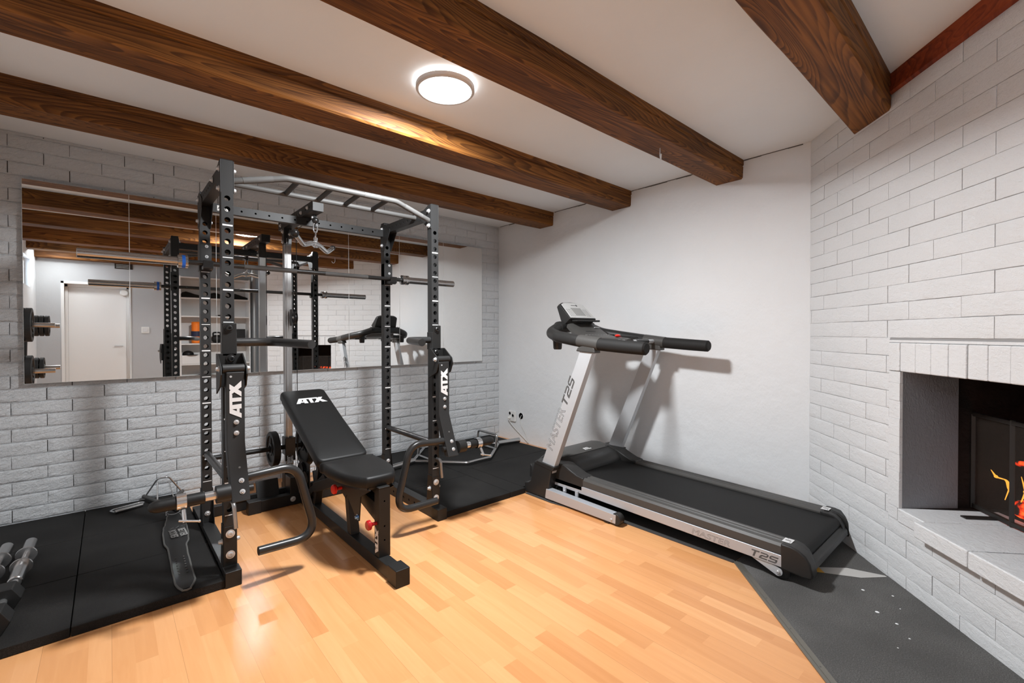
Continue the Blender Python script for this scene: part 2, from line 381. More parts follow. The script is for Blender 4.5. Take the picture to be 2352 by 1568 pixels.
def dup(root, delta=(0, 0, 0), label=None, group=None):
    r = root.copy(); col.objects.link(r); r.location = root.location+Vector(delta); ROOT[r.name] = ROOT[root.name]+Vector(delta)
    if label: r['label'] = label
    if group: r['group'] = group
    for ch in list(root.children):
        c = ch.copy(); col.objects.link(c); c.parent = r
        for g in list(ch.children):
            d = g.copy(); col.objects.link(d); d.parent = c
    return r
def bolts(parent, lst, r=.011, h=.008, m=None, name='bolt'):
    for p, d in lst: build(name, MB().bolt(p, d, r, h), m or ZINC, parent)
def text(name, s, m, parent, o, ex, ey, size, shear=0, outline=False, space=1.0, extr=.0003, sx=1.0):
    cu = bpy.data.curves.new(name, 'FONT'); cu.body = s; cu.size = size; cu.shear = shear; cu.space_character = space
    if outline: cu.fill_mode = 'NONE'; cu.bevel_depth = size*.009; cu.bevel_resolution = 0
    else: cu.extrude = extr; cu.offset = size*.030
    ob = bpy.data.objects.new('tmp', cu); col.objects.link(ob)
    dg = bpy.context.evaluated_depsgraph_get(); me = bpy.data.meshes.new_from_object(ob.evaluated_get(dg)); bpy.data.objects.remove(ob)
    ex = Vector(ex).normalized(); ey = Vector(ey).normalized(); ez = ex.cross(ey)
    off = ROOT[parent.name]; o = Vector(o)
    for v in me.vertices: v.co = o+ex*v.co.x*sx+ey*v.co.y+ez*v.co.z-off
    me.name = name; me.materials.clear(); me.materials.append(m)
    for p in me.polygons: p.material_index = 0
    ob = bpy.data.objects.new(name, me); col.objects.link(ob); ob.parent = parent; ROOT[ob.name] = off; return ob
LOGO = [[(0, 0), (.34, 0), (.78, 1), (.42, 1)], [(.70, 0), (1.03, 0), (.98, 1), (.68, 1)], [(.36, .17), (.74, .17), (.74, .40), (.46, .40)],
        [(.98, .77), (1.76, .77), (1.82, 1), (.98, 1)], [(1.22, 0), (1.5, 0), (1.5, .8), (1.22, .8)],
        [(1.56, 0), (1.92, 0), (2.52, 1), (2.14, 1)], [(1.68, 1), (2.0, 1), (2.72, 0), (2.26, 0)]]
def logo(parent, o, ex, ey, h, sx=1.0):
    ex = Vector(ex).normalized(); ey = Vector(ey).normalized(); n = ex.cross(ey); mb = MB()
    for i, q in enumerate(LOGO): mb.prism([(a*h*sx, b*h) for a, b in q], Vector(o)-n*.0008+n*.00004*i, ex, ey, n*.0014)
    return build('logo', mb, WHT, parent, smooth=False)

def perf_tube(mb, lo, hi, laxis, haxis, holes, r, inside=True):
    """rectangular tube with through holes on the two faces normal to haxis. lo/hi = xyz bounds"""
    ax = {'x': 0, 'y': 1, 'z': 2}; l = ax[laxis]; h = ax[haxis]; wv = 3-l-h
    def P(a, b, c):
        p = [0, 0, 0]; p[l] = a; p[wv] = b; p[h] = c; return tuple(p)
    hl = sorted(holes); wc = (lo[wv]+hi[wv])/2; W2 = (hi[wv]-lo[wv])/2
    pit = min([b-a for a, b in zip(hl, hl[1:])]+[2*r*1.6])*.5
    # right handed check
    e = [Vector((0, 0, 0)) for _ in range(3)]
    el = Vector([1 if i == l else 0 for i in range(3)]); ew = Vector([1 if i == wv else 0 for i in range(3)]); eh = Vector([1 if i == h else 0 for i in range(3)])
    pos = el.cross(ew).dot(eh) > 0
    for face in (lo[h], hi[h]):
        sgn = -1 if face == lo[h] else 1
        flip = (pos and sgn < 0) or (not pos and sgn > 0)
        def F(vs, fs): mb.add(vs, [tuple(reversed(f)) for f in fs] if flip else fs)
        cur = lo[l]
        for c in hl+[None]:
            nx = c-pit if c is not None else hi[l]
            if nx-cur > 1e-5: F([P(cur, lo[wv], face), P(nx, lo[wv], face), P(nx, hi[wv], face), P(cur, hi[wv], face)], [(0, 1, 2, 3)])
            if c is None: break
            n = 16; cir = []; out = []; ins = []
            for k in range(n):
                a = 2*math.pi*k/n; ca, sa = math.cos(a), math.sin(a)
                cir.append(P(c+r*ca, wc+r*sa, face)); ins.append(P(c+r*ca, wc+r*sa, face-sgn*.003))
                if k % 4 == 2: out.append(P(c+pit*(1 if ca > 0 else -1), wc+W2*(1 if sa > 0 else -1), face))
                else:
                    t = 1/max(abs(ca), abs(sa)); out.append(P(c+pit*ca*t, wc+W2*sa*t, face))
            F(cir+out, [(k, n+k, n+(k+1) % n, (k+1) % n) for k in range(n)])
            F(ins+cir, [(k, n+k, n+(k+1) % n, (k+1) % n) for k in range(n)])
            cur = c+pit
    # sides and ends
    a0, a1 = lo[l], hi[l]
    for wf in (lo[wv], hi[wv]):
        q = [P(a0, wf, lo[h]), P(a1, wf, lo[h]), P(a1, wf, hi[h]), P(a0, wf, hi[h])]; mb.add(q, [(0, 1, 2, 3)])
        wi = wf+(.003 if wf == lo[wv] else -.003)
    for lf in (a0, a1):
        mb.add([P(lf, lo[wv], lo[h]), P(lf, hi[wv], lo[h]), P(lf, hi[wv], hi[h]), P(lf, lo[wv], hi[h])], [(0, 1, 2, 3)])
    return mb

# ================================================================= ROOM
XW, YW, CE = 3.372, 4.05, 2.40
XL, YB = -0.76, -1.27
def brick_field(mb, jb, mapf, s0, s1, z0, z1, zbase, pitch, ln, offs, relief, joint, nx=11, nz=5, skip=None, jd=.010, seed=0, edge=.003, jh=None):
    jh = jh or joint
    k0 = int(math.floor((z0-zbase)/pitch))-1
    for k in range(k0, k0+60):
        a = zbase+k*pitch+jh/2; b = zbase+(k+1)*pitch-jh/2
        if jh > joint and z0 < b < z1-jh:
            mb.add([mapf(s0, -.0075, b-.001), mapf(s1, -.0075, b-.001), mapf(s1, -.0015, b+jh), mapf(s0, -.0015, b+jh)], [(0, 1, 2, 3)])
        a = max(a, z0); b = min(b, z1)
        if b-a < .01: continue
        off = offs[k % 2]
        i0 = int(math.floor((s0-off)/ln))-1
        for i in range(i0, i0+40):
            p = off+i*ln+joint/2; q = off+(i+1)*ln-joint/2
            p += random.uniform(-.0006, .0012); q += random.uniform(-.0012, .0006)
            segs = [(max(p, s0), min(q, s1))]
            if skip:
                ns = []
                for (u, v) in segs:
                    for (ss0, ss1, sz0, sz1) in skip:
                        if b > sz0+.004 and a < sz1-.004:
                            if u < ss0 and v > ss1: ns += [(u, ss0), (ss1, v)]; u = v
                            elif u < ss0 < v: v = ss0
                            elif u < ss1 < v: u = ss1
                            elif u >= ss0 and v <= ss1: u = v
                    if v-u > .004: ns.append((u, v))
                segs = ns
            dz = random.uniform(-.0008, .0008); dd = random.uniform(-.0012, .0012)
            for (u, v) in segs:
                if v-u < .006: continue
                m = max(4, int(nx*(v-u)/ln)+2); vs = []; fs = []
                eg = min(.0045, (v-u)*.2); ez = min(.0045, (b-a)*.2)
                sl_ = [u, u+eg]+[u+eg+(v-u-2*eg)*t_/(m-2) for t_ in range(1, m-2)]+[v-eg, v]
                zl_ = [a, a+ez]+[a+ez+(b-a-2*ez)*t_/(nz-2) for t_ in range(1, nz-2)]+[b-ez, b]
                for jz in range(nz+1):
                    for jx in range(m+1):
                        s = sl_[jx]; z = zl_[jz]+dz
                        e = min(1, min(s-u, v-s)/.009, min(z-dz-a, b-z+dz)/.009)
                        d = mnoise.noise(Vector((s*13+seed, z*26, i*.7+k*3.1)))*relief + mnoise.noise(Vector((s*40, z*60, seed+k)))*relief*.5
                        if jx in (0, m) or jz in (0, nz):
                            d = -edge
                            s += 0; z += mnoise.noise(Vector((s*22, k*5.0, 3)))*.0012
                        vs.append(mapf(s, d+dd, z))
                for jz in range(nz):
                    for jx in range(m):
                        r0 = jz*(m+1)+jx; fs.append((r0, r0+1, r0+m+2, r0+m+1))
                # skirts
                ring = [jx for jx in range(m+1)]+[jz*(m+1)+m for jz in range(1, nz+1)]+[nz*(m+1)+jx for jx in range(m-1, -1, -1)]+[jz*(m+1) for jz in range(nz-1, 0, -1)]
                nb = len(vs)
                for r0 in ring:
                    jz, jx = divmod(r0, m+1)
                    s = sl_[jx]; z = zl_[jz]+dz; vs.append(mapf(s, -jd-.004, z))
                nr = len(ring)
                for t in range(nr): fs.append((ring[t], nb+t, nb+(t+1) % nr, ring[(t+1) % nr]))
                mb.add(vs, fs)

# wall_back: split-face painted brick
mb = MB(); brick_field(mb, None, lambda s, d, z: (s, YW-d, z), XL, XW, 0, CE, .042-.0808, .0808, .268, (-.022-.268*2-.134*0, -.175), .0040, .0025, edge=.0022, nz=6, jh=.0085, seed=2.3)
wall_back = struct('wall_back', mb, BR, angle=60)
mb = MB().box(XL-.1, XW+.1, YW+.009, YW+.15, -.05, CE+.05); struct('mortar', mb, JT, wall_back, smooth=False)
# wall_right: plaster
mb = MB().box(XW, XW+.15, .93, YW+.1, -.05, CE+.05); wr = struct('wall_right', mb, PL, smooth=False)
# dark crack where the plaster meets the ceiling
mb = MB()
for (a, b) in ((.98, 1.35), (1.58, 2.27), (2.50, 3.17), (3.40, 4.02)):
    y = a
    while y < b:
        y2 = min(b, y+random.uniform(.04, .09)); t = random.uniform(.003, .009)
        mb.box(XW-.003, XW+.001, y, y2, CE-t, CE+.001); y = y2
struct('ceiling_crack', mb, JT, wr, smooth=False)
# fireplace wall
P0 = Vector((3.372, .938, 0)); E_ = Vector((-.749796, -.661669, 0)); NI = Vector((.661669, -.749796, 0))
def fp(s, d, z):  # d>0 towards the room
    p = P0+E_*s-NI*d; return Vector((p.x, p.y, z))
FL = 1.98
OP = (.814, 1.60, .36, 1.0)     # opening s0,s1,z0,z1
mb = MB()
brick_field(mb, None, lambda s, d, z: fp(s, d, z), .0, FL, 1.157, CE, 1.157, .0832, .281, (.160, .017), .0016, .0023, edge=.0009, seed=9.1)
brick_field(mb, None, lambda s, d, z: fp(s, d, z), .0, .737, .36-.29, 1.150, .818-.084*9, .084, .291, (-.017, .135), .0016, .0023, edge=.0009, seed=4.4)
brick_field(mb, None, lambda s, d, z: fp(s, d, z), OP[1]+.07, FL, 0, 1.150, .818-.084*9, .084, .291, (-.017, .135), .0016, .0023, edge=.0009, seed=5.4)
brick_field(mb, None, lambda s, d, z: fp(s, d, z), .735, OP[1]+.07, .0, .30, .818-.084*10, .084, .291, (-.017, .135), .0016, .0023, edge=.0009, seed=6.4)
brick_field(mb, None, lambda s, d, z: fp(s, d, z), .0, .735, .0, .0695, -.0145, .084, .291, (-.017, .135), .0016, .0023, edge=.0009, seed=7.4)
wall_fp = struct('wall_fireplace', mb, FB, angle=60)
# mortar body around the opening
def slab(mb, s0, s1, d0, d1, z0, z1):
    v = [fp(s, d, z) for z in (z0, z1) for d in (d0, d1) for s in (s0, s1)]
    mb.add(v, [(0, 1, 3, 2), (4, 6, 7, 5), (0, 4, 5, 1), (2, 3, 7, 6), (0, 2, 6, 4), (1, 5, 7, 3)])
mb = MB()
slab(mb, -.02, FL, -.12, -.003, 1.125, CE); slab(mb, -.02, .74, -.12, -.004, 0, 1.13); slab(mb, .74, OP[0]-.004, -.014, -.004, 0, 1.13); slab(mb, OP[1]+.06, FL, -.12, -.004, 0, 1.13); slab(mb, OP[1]+.004, OP[1]+.06, -.014, -.004, 0, 1.13)
slab(mb, OP[0]-.02, OP[1]+.02, -.12, -.004, 0, .33)
struct('mortar', mb, FJ, wall_fp, smooth=False)
# smooth jamb stacks
mb = MB(); slab(mb, .739, .801, -.012, .002, .301, .359)
for (a, b) in ((.739, .812), (OP[1]+.002, OP[1]+.068)):
    z = .36
    for k in range(8):
        z2 = min(z+.0835, .998)
        if z2-z > .02: slab(mb, a, b, -.012, .002+random.uniform(-.001, .001), z+.0002, z2-.0002)
        z = z2
struct('jamb', mb, FB, wall_fp, bevel=.0012)
# soldier course lintel
mb = MB()
xs = [.739, .813, .909, .999, 1.090, 1.177, 1.264, 1.355, 1.445, 1.535, 1.60, 1.668]
for a, b in zip(xs, xs[1:]): slab(mb, a+.0014, b-.0014, -.10, .006+random.uniform(-.003, .003), 1.0, 1.133)
struct('lintel', mb, FB, wall_fp, bevel=.005)
mb = MB(); slab(mb, .70, 1.70, -.05, .001, 1.135, 1.146); slab(mb, .005, .742, -.05, .0, 1.148, 1.157); struct('ledge_joint', mb, FB, wall_fp, smooth=False)
# hearth shelf
mb = MB(); slab(mb, .803, .965, -.42, .004, .295, .360)
a = .965
while a < 1.72:
    slab(mb, a+.001, min(a+.27, 1.72), -.42, .045, .294+random.uniform(-.003, .003), .360); a += .272
struct('hearth_shelf', mb, FB, wall_fp, bevel=.006)
# grey cheeks, firebox
mb = MB()
v = [fp(OP[0]-.002, -.0, .358), fp(.772, -.275, .358), fp(.772, -.275, 1.01), fp(OP[0]-.002, 0, 1.01), fp(OP[0]-.05, -.02, .358), fp(.73, -.275, .358), fp(.73, -.275, 1.01), fp(OP[0]-.05, -.02, 1.01)]
mb.add(v, [(0, 1, 2, 3), (4, 7, 6, 5), (1, 5, 6, 2), (0, 3, 7, 4), (3, 2, 6, 7), (0, 4, 5, 1)])
v = [fp(OP[1], 0, .358), fp(1.64, -.275, .358), fp(1.64, -.275, 1.01), fp(OP[1], 0, 1.01), fp(OP[1]+.05, -.02, .358), fp(1.69, -.275, .358), fp(1.69, -.275, 1.01), fp(OP[1]+.05, -.02, 1.01)]
mb.add(v, [(3, 2, 1, 0), (5, 6, 7, 4), (2, 6, 5, 1), (4, 7, 3, 0), (7, 6, 2, 3), (1, 5, 4, 0)])
struct('cheek', mb, CHEEK, wall_fp, smooth=False)
mb = MB(); slab(mb, .60, 1.80, -.42, -.02, .29, .357); slab(mb, .60, .76, -.75, -.26, .34, 1.3); slab(mb, 1.65, 1.8, -.75, -.26, .34, 1.3); slab(mb, .6, 1.8, -.85, -.72, .3, 1.3)
slab(mb, .6, 1.8, -.85, -.10, 1.16, 1.3); slab(mb, .6, 1.8, -.8, -.41, .3, .356); slab(mb, .7, 1.7, -.13, -.10, 1.0, 1.3)
struct('firebox', mb, SOOT, wall_fp, smooth=False)
# chimney breast return and rear
mb = MB(); a = fp(FL, 0, 0); b = fp(FL, -1.2, 0)
mb.prism([(0, 0), (CE, 0), (CE, .12), (0, .12)], a, (0, 0, 1), E_*-1, b-a)
struct('wall_chimney_side', mb, FB, smooth=False)
# rear wall with a door opening
mb = MB().box(XL-.1, -.51, YB-.15, YB, -.05, CE+.05).box(.285, 2.6, YB-.15, YB, -.05, CE+.05).box(-.51, .285, YB-.15, YB, 1.96, CE+.05)
struct('wall_rear', mb, GW, smooth=False)
# left wall with the window opening
mb = MB().box(XL-.15, XL, YB-.1, -.62, -.05, CE+.05).box(XL-.15, XL, .0, YW+.1, -.05, CE+.05).box(XL-.15, XL, -.62, .0, -.05, 1.80).box(XL-.15, XL, -.62, .0, 2.17, CE+.05)
struct('wall_left', mb, PL, smooth=False)
wn = thing('window_1', 'w', 'w', (XL-.08, -.31, 1.8)); del wn['label']; del wn['category']; wn['kind'] = 'structure'
mb = MB().box(XL-.10, XL-.05, -.62, -.585, 1.80, 2.17).box(XL-.10, XL-.05, -.035, 0, 1.80, 2.17).box(XL-.10, XL-.05, -.585, -.035, 1.80, 1.835).box(XL-.10, XL-.05, -.585, -.035, 2.135, 2.17)
build('window_frame', mb, WPL, wn, bevel=.003)
build('pane', MB().box(XL-.078, XL-.074, -.585, -.035, 1.835, 2.135), GLASS, wn, smooth=False)
# ceiling, beams
struct('ceiling', MB().box(XL-.1, XW+.1, YB-.1, YW+.1, CE, CE+.12), CEIL, smooth=False)
def beam(y0, y1, x0, x1, zb, m, label, slant=None):
    # cross section with a rebated top lath; subdivided and slightly wavy
    n = 60; prof = [(y1, CE), (y1, zb+.006), (y1-.006, zb), (y0+.012, zb), (y0+.004, zb+.010), (y0, zb+.085), (y0+.004, zb+.088), (y0+.004, zb+.093), (y0-.003, zb+.096), (y0-.003, CE)]
    mb = MB(); vs = []
    for i in range(n+1):
        t = i/n
        for (y, z) in prof:
            xe = x1 if slant is None else min(x1, slant(y))
            x = x0+(xe-x0)*t
            dy = mnoise.noise(Vector((x*1.7, y*3, z*3)))*.004; dz = mnoise.noise(Vector((x*1.3+7, y*3, z*3)))*.003 if z < CE-.02 else 0
            vs.append((x, y+dy, z+dz))
    k = len(prof); fs = [(i*k+j, i*k+(j+1) % k, (i+1)*k+(j+1) % k, (i+1)*k+j) for i in range(n) for j in range(k)]
    fs += [tuple(reversed(range(k))), tuple(range(n*k, n*k+k))]
    mb.add(vs, fs); return solid('ceiling_beam', mb, m, label, 'beam', 'dark wooden ceiling beams', angle=30)
ZB = 2.268
beam(3.188, 3.385, XL, XW, ZB, WB[0], 'dark brown ceiling beam nearest the brick mirror wall, above the rack')
beam(2.275, 2.475, XL, XW, ZB, WB[1], 'ceiling beam lit orange beside the round lamp, second from the brick mirror wall')
beam(1.352, 1.548, XL, XW, ZB, WB[2], 'ceiling beam with a metal hook, between round lamp and fireplace')
sl = lambda y: (P0.x+E_.x*((y-P0.y)/E_.y))+.0
beam(.448, .640, XL, 3.2, 2.25, WB[3], 'short ceiling beam ending on the white fireplace brickwork', lambda y: sl(y)+.03)
beam(-.47, -.28, XL, 1.95, ZB, WB[4], 'fifth ceiling beam, seen only in the mirror behind the camera')
beam(-1.27, -1.12, XL, 1.0, ZB, WB[5], 'ceiling beam against the rear wall above the door, seen in the mirror')
# red batten along the fireplace wall under the ceiling
mb = MB(); slab(mb, .69, FL, 0, .028, CE-.085, CE); struct('trim_1', mb, RW, bevel=.002)
# floors
struct('floor', MB().box(XL-.1, XW+.1, YB-.1, YW+.1, -.05, 0), LAM, smooth=False)
d_ = Vector((1.813-2.414, .441-.997, 0)).normalized(); pA = Vector((2.414, .997, 0)); pB = pA+d_*2.6
mb = MB(); mb.prism([(2.414, .999), (pB.x, pB.y), (pB.x+.9, pB.y-.9), (3.45, .72), (3.45, .999)], (0, 0, 0), (1, 0, 0), (0, 1, 0), (0, 0, .004))
struct('floor_hearth', mb, HEARTH, smooth=False)
mb = MB(); nrm = Vector((-d_.y, d_.x, 0))
mb.prism([(0, -.013), (2.6, -.013), (2.6, .022), (0, .022)], (pA.x, pA.y, .0), d_, nrm, (0, 0, .006))
mb.prism([(0, .000), (2.6, .000), (2.6, .004), (0, .004)], (pA.x, pA.y, .006), d_, nrm, (0, 0, .002))
ts = struct('trim_2', mb, ALU, smooth=False)
mb = MB()
for k in range(9): mb.lathe([(.0035, 0), (.0035, .0006), (0, .0006)], pA+d_*(.12+.21*k)+nrm*.008+Vector((0, 0, .006)), (0, 0, 1), 10)
build('screw', mb, JT, ts)
# paint flecks on the hearth sheet
mb = MB()
for (u, v, r) in ((2.42, .42, .008), (2.38, .35, .006), (2.30, .30, .004), (2.15, .12, .005), (2.58, .50, .007), (2.52, .36, .003), (2.2, .32, .003), (2.05, .17, .003), (2.62, .40, .005)):
    mb.lathe([(r, 0), (r*.7, .0012), (0, .0012)], (u, v, .004), (0, 0, 1), 7)
build('paint_fleck', mb, FB, bpy.data.objects['floor_hearth'], smooth=False)

# ================================================================= CEILING LAMPS
def ceiling_lamp(x, y, R, power, label):
    t = thing('ceiling_lamp', label, 'lamp', (x, y, CE), 'round ceiling lamps')
    build('rim', MB().lathe([(R-.012, .0), (R, .003), (R, .022), (R-.004, .026), (R-.014, .026), (R-.014, .0)], (x, y, CE-.012), (0, 0, -1), 56), RIM, t)
    build('diffuser', MB().lathe([(R-.014, 0), (R-.02, .003), (0, .004)], (x, y, CE-.036), (0, 0, -1), 56), DIFF, t)
    build('back_glow', MB().lathe([(R-.02, 0), (R-.02, .010)], (x, y, CE-.001), (0, 0, -1), 56), GLOW, t)
    a = area('lamp_light', (x, y, CE-.045), (0, 0, 0), R*1.8, power, (.95, .975, 1)); a.parent = t; a.location = (0, 0, -.045)
    return t
ceiling_lamp(LAMPS[0][0][0], LAMPS[0][0][1], .142, LAMPS[0][1], 'round white ceiling lamp glowing between two beams above the bench')
ceiling_lamp(LAMPS[1][0][0], LAMPS[1][0][1], .142, LAMPS[1][1], 'round ceiling lamp near the rear door, a small white ellipse in the mirror')

# ================================================================= MIRRORS
xs = [-.383, .112, .608, 1.108, 1.608, 2.102, 2.598, 3.100]
posn = ['leftmost tall mirror panel on the brick wall, reflecting the door', 'second mirror panel from the left, reflecting the white shelves', 'third mirror panel, behind the left half of the rack', 'fourth mirror panel, behind the triceps bar',
        'fifth mirror panel, reflecting the treadmill console', 'sixth mirror panel, behind the right side of the rack', 'rightmost mirror panel beside the plastered wall']
for i in range(7):
    a, b = xs[i]+.0007, xs[i+1]-.0007
    t = thing('mirror_panel', posn[i], 'mirror', (a, 4.014, .88), 'mirror panels on the brick wall')
    tilt = [0, .0006, -.0004, .0007, -.0003, .0005, -.0005][i]
    mb = MB().add([(a+.001, 4.0135, .8815), (b-.001, 4.0135+tilt, .8815), (b-.001, 4.0135+tilt, 2.1175), (a+.001, 4.0135, 2.1175)], [(0, 1, 2, 3)])
    mb2 = MB().box(a-.0005, b+.0005, 4.0142, 4.0185, .880, 2.1185)
    build('glass_face', mb, MIR, t, smooth=False); build('glass_edge', mb2, EDGE, t, smooth=False)
    build('backing_board', MB().box(a+.03, b-.03, 4.0185, 4.045, .93, 2.06), JT, t, smooth=False)

# ================================================================= MATS
def matt(x0, x1, y0, y1, label, grp):
    solid('rubber_mat', MB().box(x0+.0015, x1-.0015, y0+.0015, y1-.0015, .0005, .040), RUB, label, 'mat', grp, bevel=.004)
ly = [2.462, 2.98, 3.512, 4.047]
ln_ = [['front left rubber tile under the dumbbells', 'front rubber tile under the tip of the lifting belt'], ['middle rubber tile under the chrome dumbbell handles', 'middle rubber tile under the wide part of the lifting belt'],
       ['back rubber tile at the far left, along the brick wall', 'back rubber tile under the chrome stirrup and V handles']]
for j in range(3):
    matt(-.62, -.12, ly[j], ly[j+1], ln_[j][0]+', left of the rack', 'black rubber floor tiles')
    matt(-.12, .3985, ly[j], ly[j+1], ln_[j][1]+', left of the rack', 'black rubber floor tiles')
ry = [2.465, 3.005, 3.53, 4.047]
rn = ['front rubber tile touching the right foot of the rack', 'middle rubber tile right of the rack under the trap bar end', 'back rubber tile behind the right side of the rack']
for j in range(3): matt(1.607, 2.162, ry[j], ry[j+1], rn[j], 'black rubber floor tiles')
ry = [2.465, 3.14, 3.6, 4.047]
rn = ['front rubber tile beside the treadmill foot', 'rubber tile in front of the trap bar', 'back corner rubber tile under the trap bar, below the wall socket']
for j in range(3): matt(2.162, 3.23 if j else 2.31, ry[j], ry[j+1], rn[j], 'black rubber floor tiles')
solid('rubber_mat', MB().box(2.3115, 3.23, 2.50, 3.1385, .0005, .040), RUB, 'rubber tile behind the motor hood of the treadmill', 'mat', 'black rubber floor tiles', bevel=.004)
solid('treadmill_mat', MB().prism([(2.300, 2.46), (2.300, 2.20), (2.395, 1.65), (2.395, 1.0035), (3.30, 1.0035), (3.30, 2.46)], (0, 0, .0005), (1, 0, 0), (0, 1, 0), (0, 0, .005)), THIN, 'thin black mat spread under the treadmill', 'mat', smooth=False)

# ================================================================= POWER RACK
rk = thing('power_rack', 'black steel power rack with cable tower standing before the mirrors', 'rack', (1.0025, 2.9, 0))
LX = (.405, .455); RX = (1.55, 1.60); FY = (2.53, 2.58); RY = (3.20, 3.25); ZT = 2.005
hz = [1.825-.0512*i for i in range(30)]
for (xx, sgn) in ((LX, 1), (RX, -1)):
    for (yy, front) in ((FY, True), (RY, False)):
        hh = [h for h in hz if h > (.32 if front else .28)]
        mk = perf_tube(MB(), (xx[0], yy[0], .072), (xx[1], yy[1], ZT), 'z', 'y', hh, .0128); nf = len(mk.f)
        for i in range(len(hh)):
            if i >= 2 and (i-2) % 3 == 0:
                z = hz[i]-.0256; t = .0035 if ((i-2)//3) % 2 == 0 else .0018
                if z > .3: mk.box(xx[0]+.004, xx[1]-.004, yy[0]-.0012, yy[0]+.0005, z-t, z+t)
        u = build('upright', mk, BLKR, rk, smooth=False); u.data.materials.append(WHT)
        for pl_ in u.data.polygons:
            if pl_.index >= nf: pl_.material_index = 1
        build('end_cap', MB().box(xx[0]+.001, xx[1]-.001, yy[0]+.001, yy[1]-.001, ZT, ZT+.004), BLK2, u, bevel=.002)
    # base tube
    c = (xx[0]+xx[1])/2
    bt = build('base_tube', perf_tube(MB(), (c-.03, 2.50, .001), (c+.03, 3.53, .071), 'y', 'x', [2.68+.075*i for i in range(11)], .008), BLKR, rk, smooth=False)
    build('foot_cap', MB().box(c-.034, c+.034, 2.452, 2.53, 0, .074), BLK, bt, bevel=.004)
    build('foot_cap', MB().box(c-.034, c+.034, 3.50, 3.555, 0, .074), BLK, bt, bevel=.004)
    # foot bracket plates (front gusset with flared lower part)
    build('foot_bracket', MB().prism([(c-.027, .065), (c+.027, .065), (c+.027, .26), (c-.027, .26)], (0, 2.5262, 0), (1, 0, 0), (0, 0, 1), (0, .0035, 0)), BLK, rk, bevel=.001)
    sx = xx[0]-.0035 if sgn > 0 else xx[1]+.0
    for side in (xx[0]-.004, xx[1]+.0005):
        build('gusset', MB().prism([(2.53, .065), (2.60, .065), (2.58, .27), (2.53, .27)], (side, 0, 0), (0, 1, 0), (0, 0, 1), (.0035, 0, 0)), BLK, rk, bevel=.001)
        build('gusset', MB().prism([(3.15, .065), (3.27, .065), (3.25, .27), (3.20, .27)], (side, 0, 0), (0, 1, 0), (0, 0, 1), (.0035, 0, 0)), BLK, rk, bevel=.001)
    bolts(rk, [((c, 2.5262, .225), (0, -1, 0)), ((c, 2.5262, .125), (0, -1, 0))], .013, .008)
    bolts(rk, [((c, 3.1995, .225), (0, -1, 0)), ((c, 3.1995, .125), (0, -1, 0))], .010, .008)
    bolts(rk, [((xx[0]-.004 if sgn > 0 else xx[0]-.004, 2.555, .185), (-1, 0, 0)), ((xx[1]+.004, 2.555, .185), (1, 0, 0))], .010, .016)
    # top side arm
    ta = build('top_arm', perf_tube(MB(), (c-.025, 2.585, 1.925), (c+.025, 3.195, 1.985), 'y', 'x', [2.66, 2.79, 2.845, 2.90, 2.955, 3.01, 3.065, 3.12], .007), BLKR, rk, smooth=False)
    for side in (xx[0]-.004, xx[1]+.0005):
        build('corner_plate', MB().prism([(2.53, ZT), (2.56, ZT), (2.66, 1.97), (2.66, 1.93), (2.60, 1.88), (2.53, 1.85)], (side, 0, 0), (0, 1, 0), (0, 0, 1), (.0035, 0, 0)), BLKR, rk, bevel=.001)
        build('corner_plate', MB().prism([(3.25, 1.99), (3.17, 1.99), (3.10, 1.945), (3.10, 1.925), (3.19, 1.80), (3.25, 1.80)], (side, 0, 0), (0, 1, 0), (0, 0, 1), (.0035, 0, 0)), BLKR, rk, bevel=.001)
        s_ = -1 if side < xx[0] else 1; xo = side if s_ < 0 else side+.0035
        bolts(rk, [((xo, 2.556, 1.965), (s_, 0, 0)), ((xo, 2.556, 1.872), (s_, 0, 0)), ((xo, 3.225, 1.962), (s_, 0, 0)), ((xo, 3.225, 1.84), (s_, 0, 0)), ((xo, 2.74, 1.958), (s_, 0, 0))], .0095, .012)
# rear crossmember with little label
cm = build('crossmember', perf_tube(MB(), (.459, 3.205, 1.905), (1.546, 3.245, 1.955), 'x', 'y', [.62+.0768*i for i in range(12)], .006), BLKR, rk, smooth=False)
lb = build('name_label', MB().box(.492, .548, 3.2035, 3.205, 1.915, 1.945), WPL, cm, smooth=False)
text('label_text', 'ATX', DARKT, cm, (.4945, 3.2030, 1.922), (1, 0, 0), (0, 0, 1), .024)
build('crossmember', MB().box(.459, 1.546, 3.47, 3.52, .004, .068), BLK, rk, bevel=.003)
# pull-up station
pb = [(.458, 2.556, 1.918), (.69, 2.52, 1.972), (1.30, 2.52, 1.972), (1.547, 2.556, 1.905)]
build('pullup_bar', MB().tube(fillet(pb, .12, 8), .0155, 16), GUN, rk)
build('knurled_grip', MB().tube([(.50, 2.5495, 1.9278), (.63, 2.5293, 1.958)], .0163, 16), KNURL, rk)
build('knurled_grip', MB().tube([(.80, 2.52, 1.972), (.89, 2.52, 1.972)], .0163, 16), KNURL, rk)
build('knurled_grip', MB().tube([(1.10, 2.52, 1.972), (1.20, 2.52, 1.972)], .0163, 16), KNURL, rk)
build('knurled_grip', MB().tube([(1.36, 2.5288, 1.9557), (1.49, 2.5477, 1.9205)], .0163, 16), KNURL, rk)
build('pullup_bar', MB().tube([(.455, 2.735, 1.955), (1.55, 2.735, 1.955)], .0145, 14), GUN, rk)
for x in (.745, .92, 1.075, 1.245):
    build('rung', MB().tube([(x, 2.52, 1.970), (x, 2.735, 1.956)], .0135, 12), BLKR, rk)
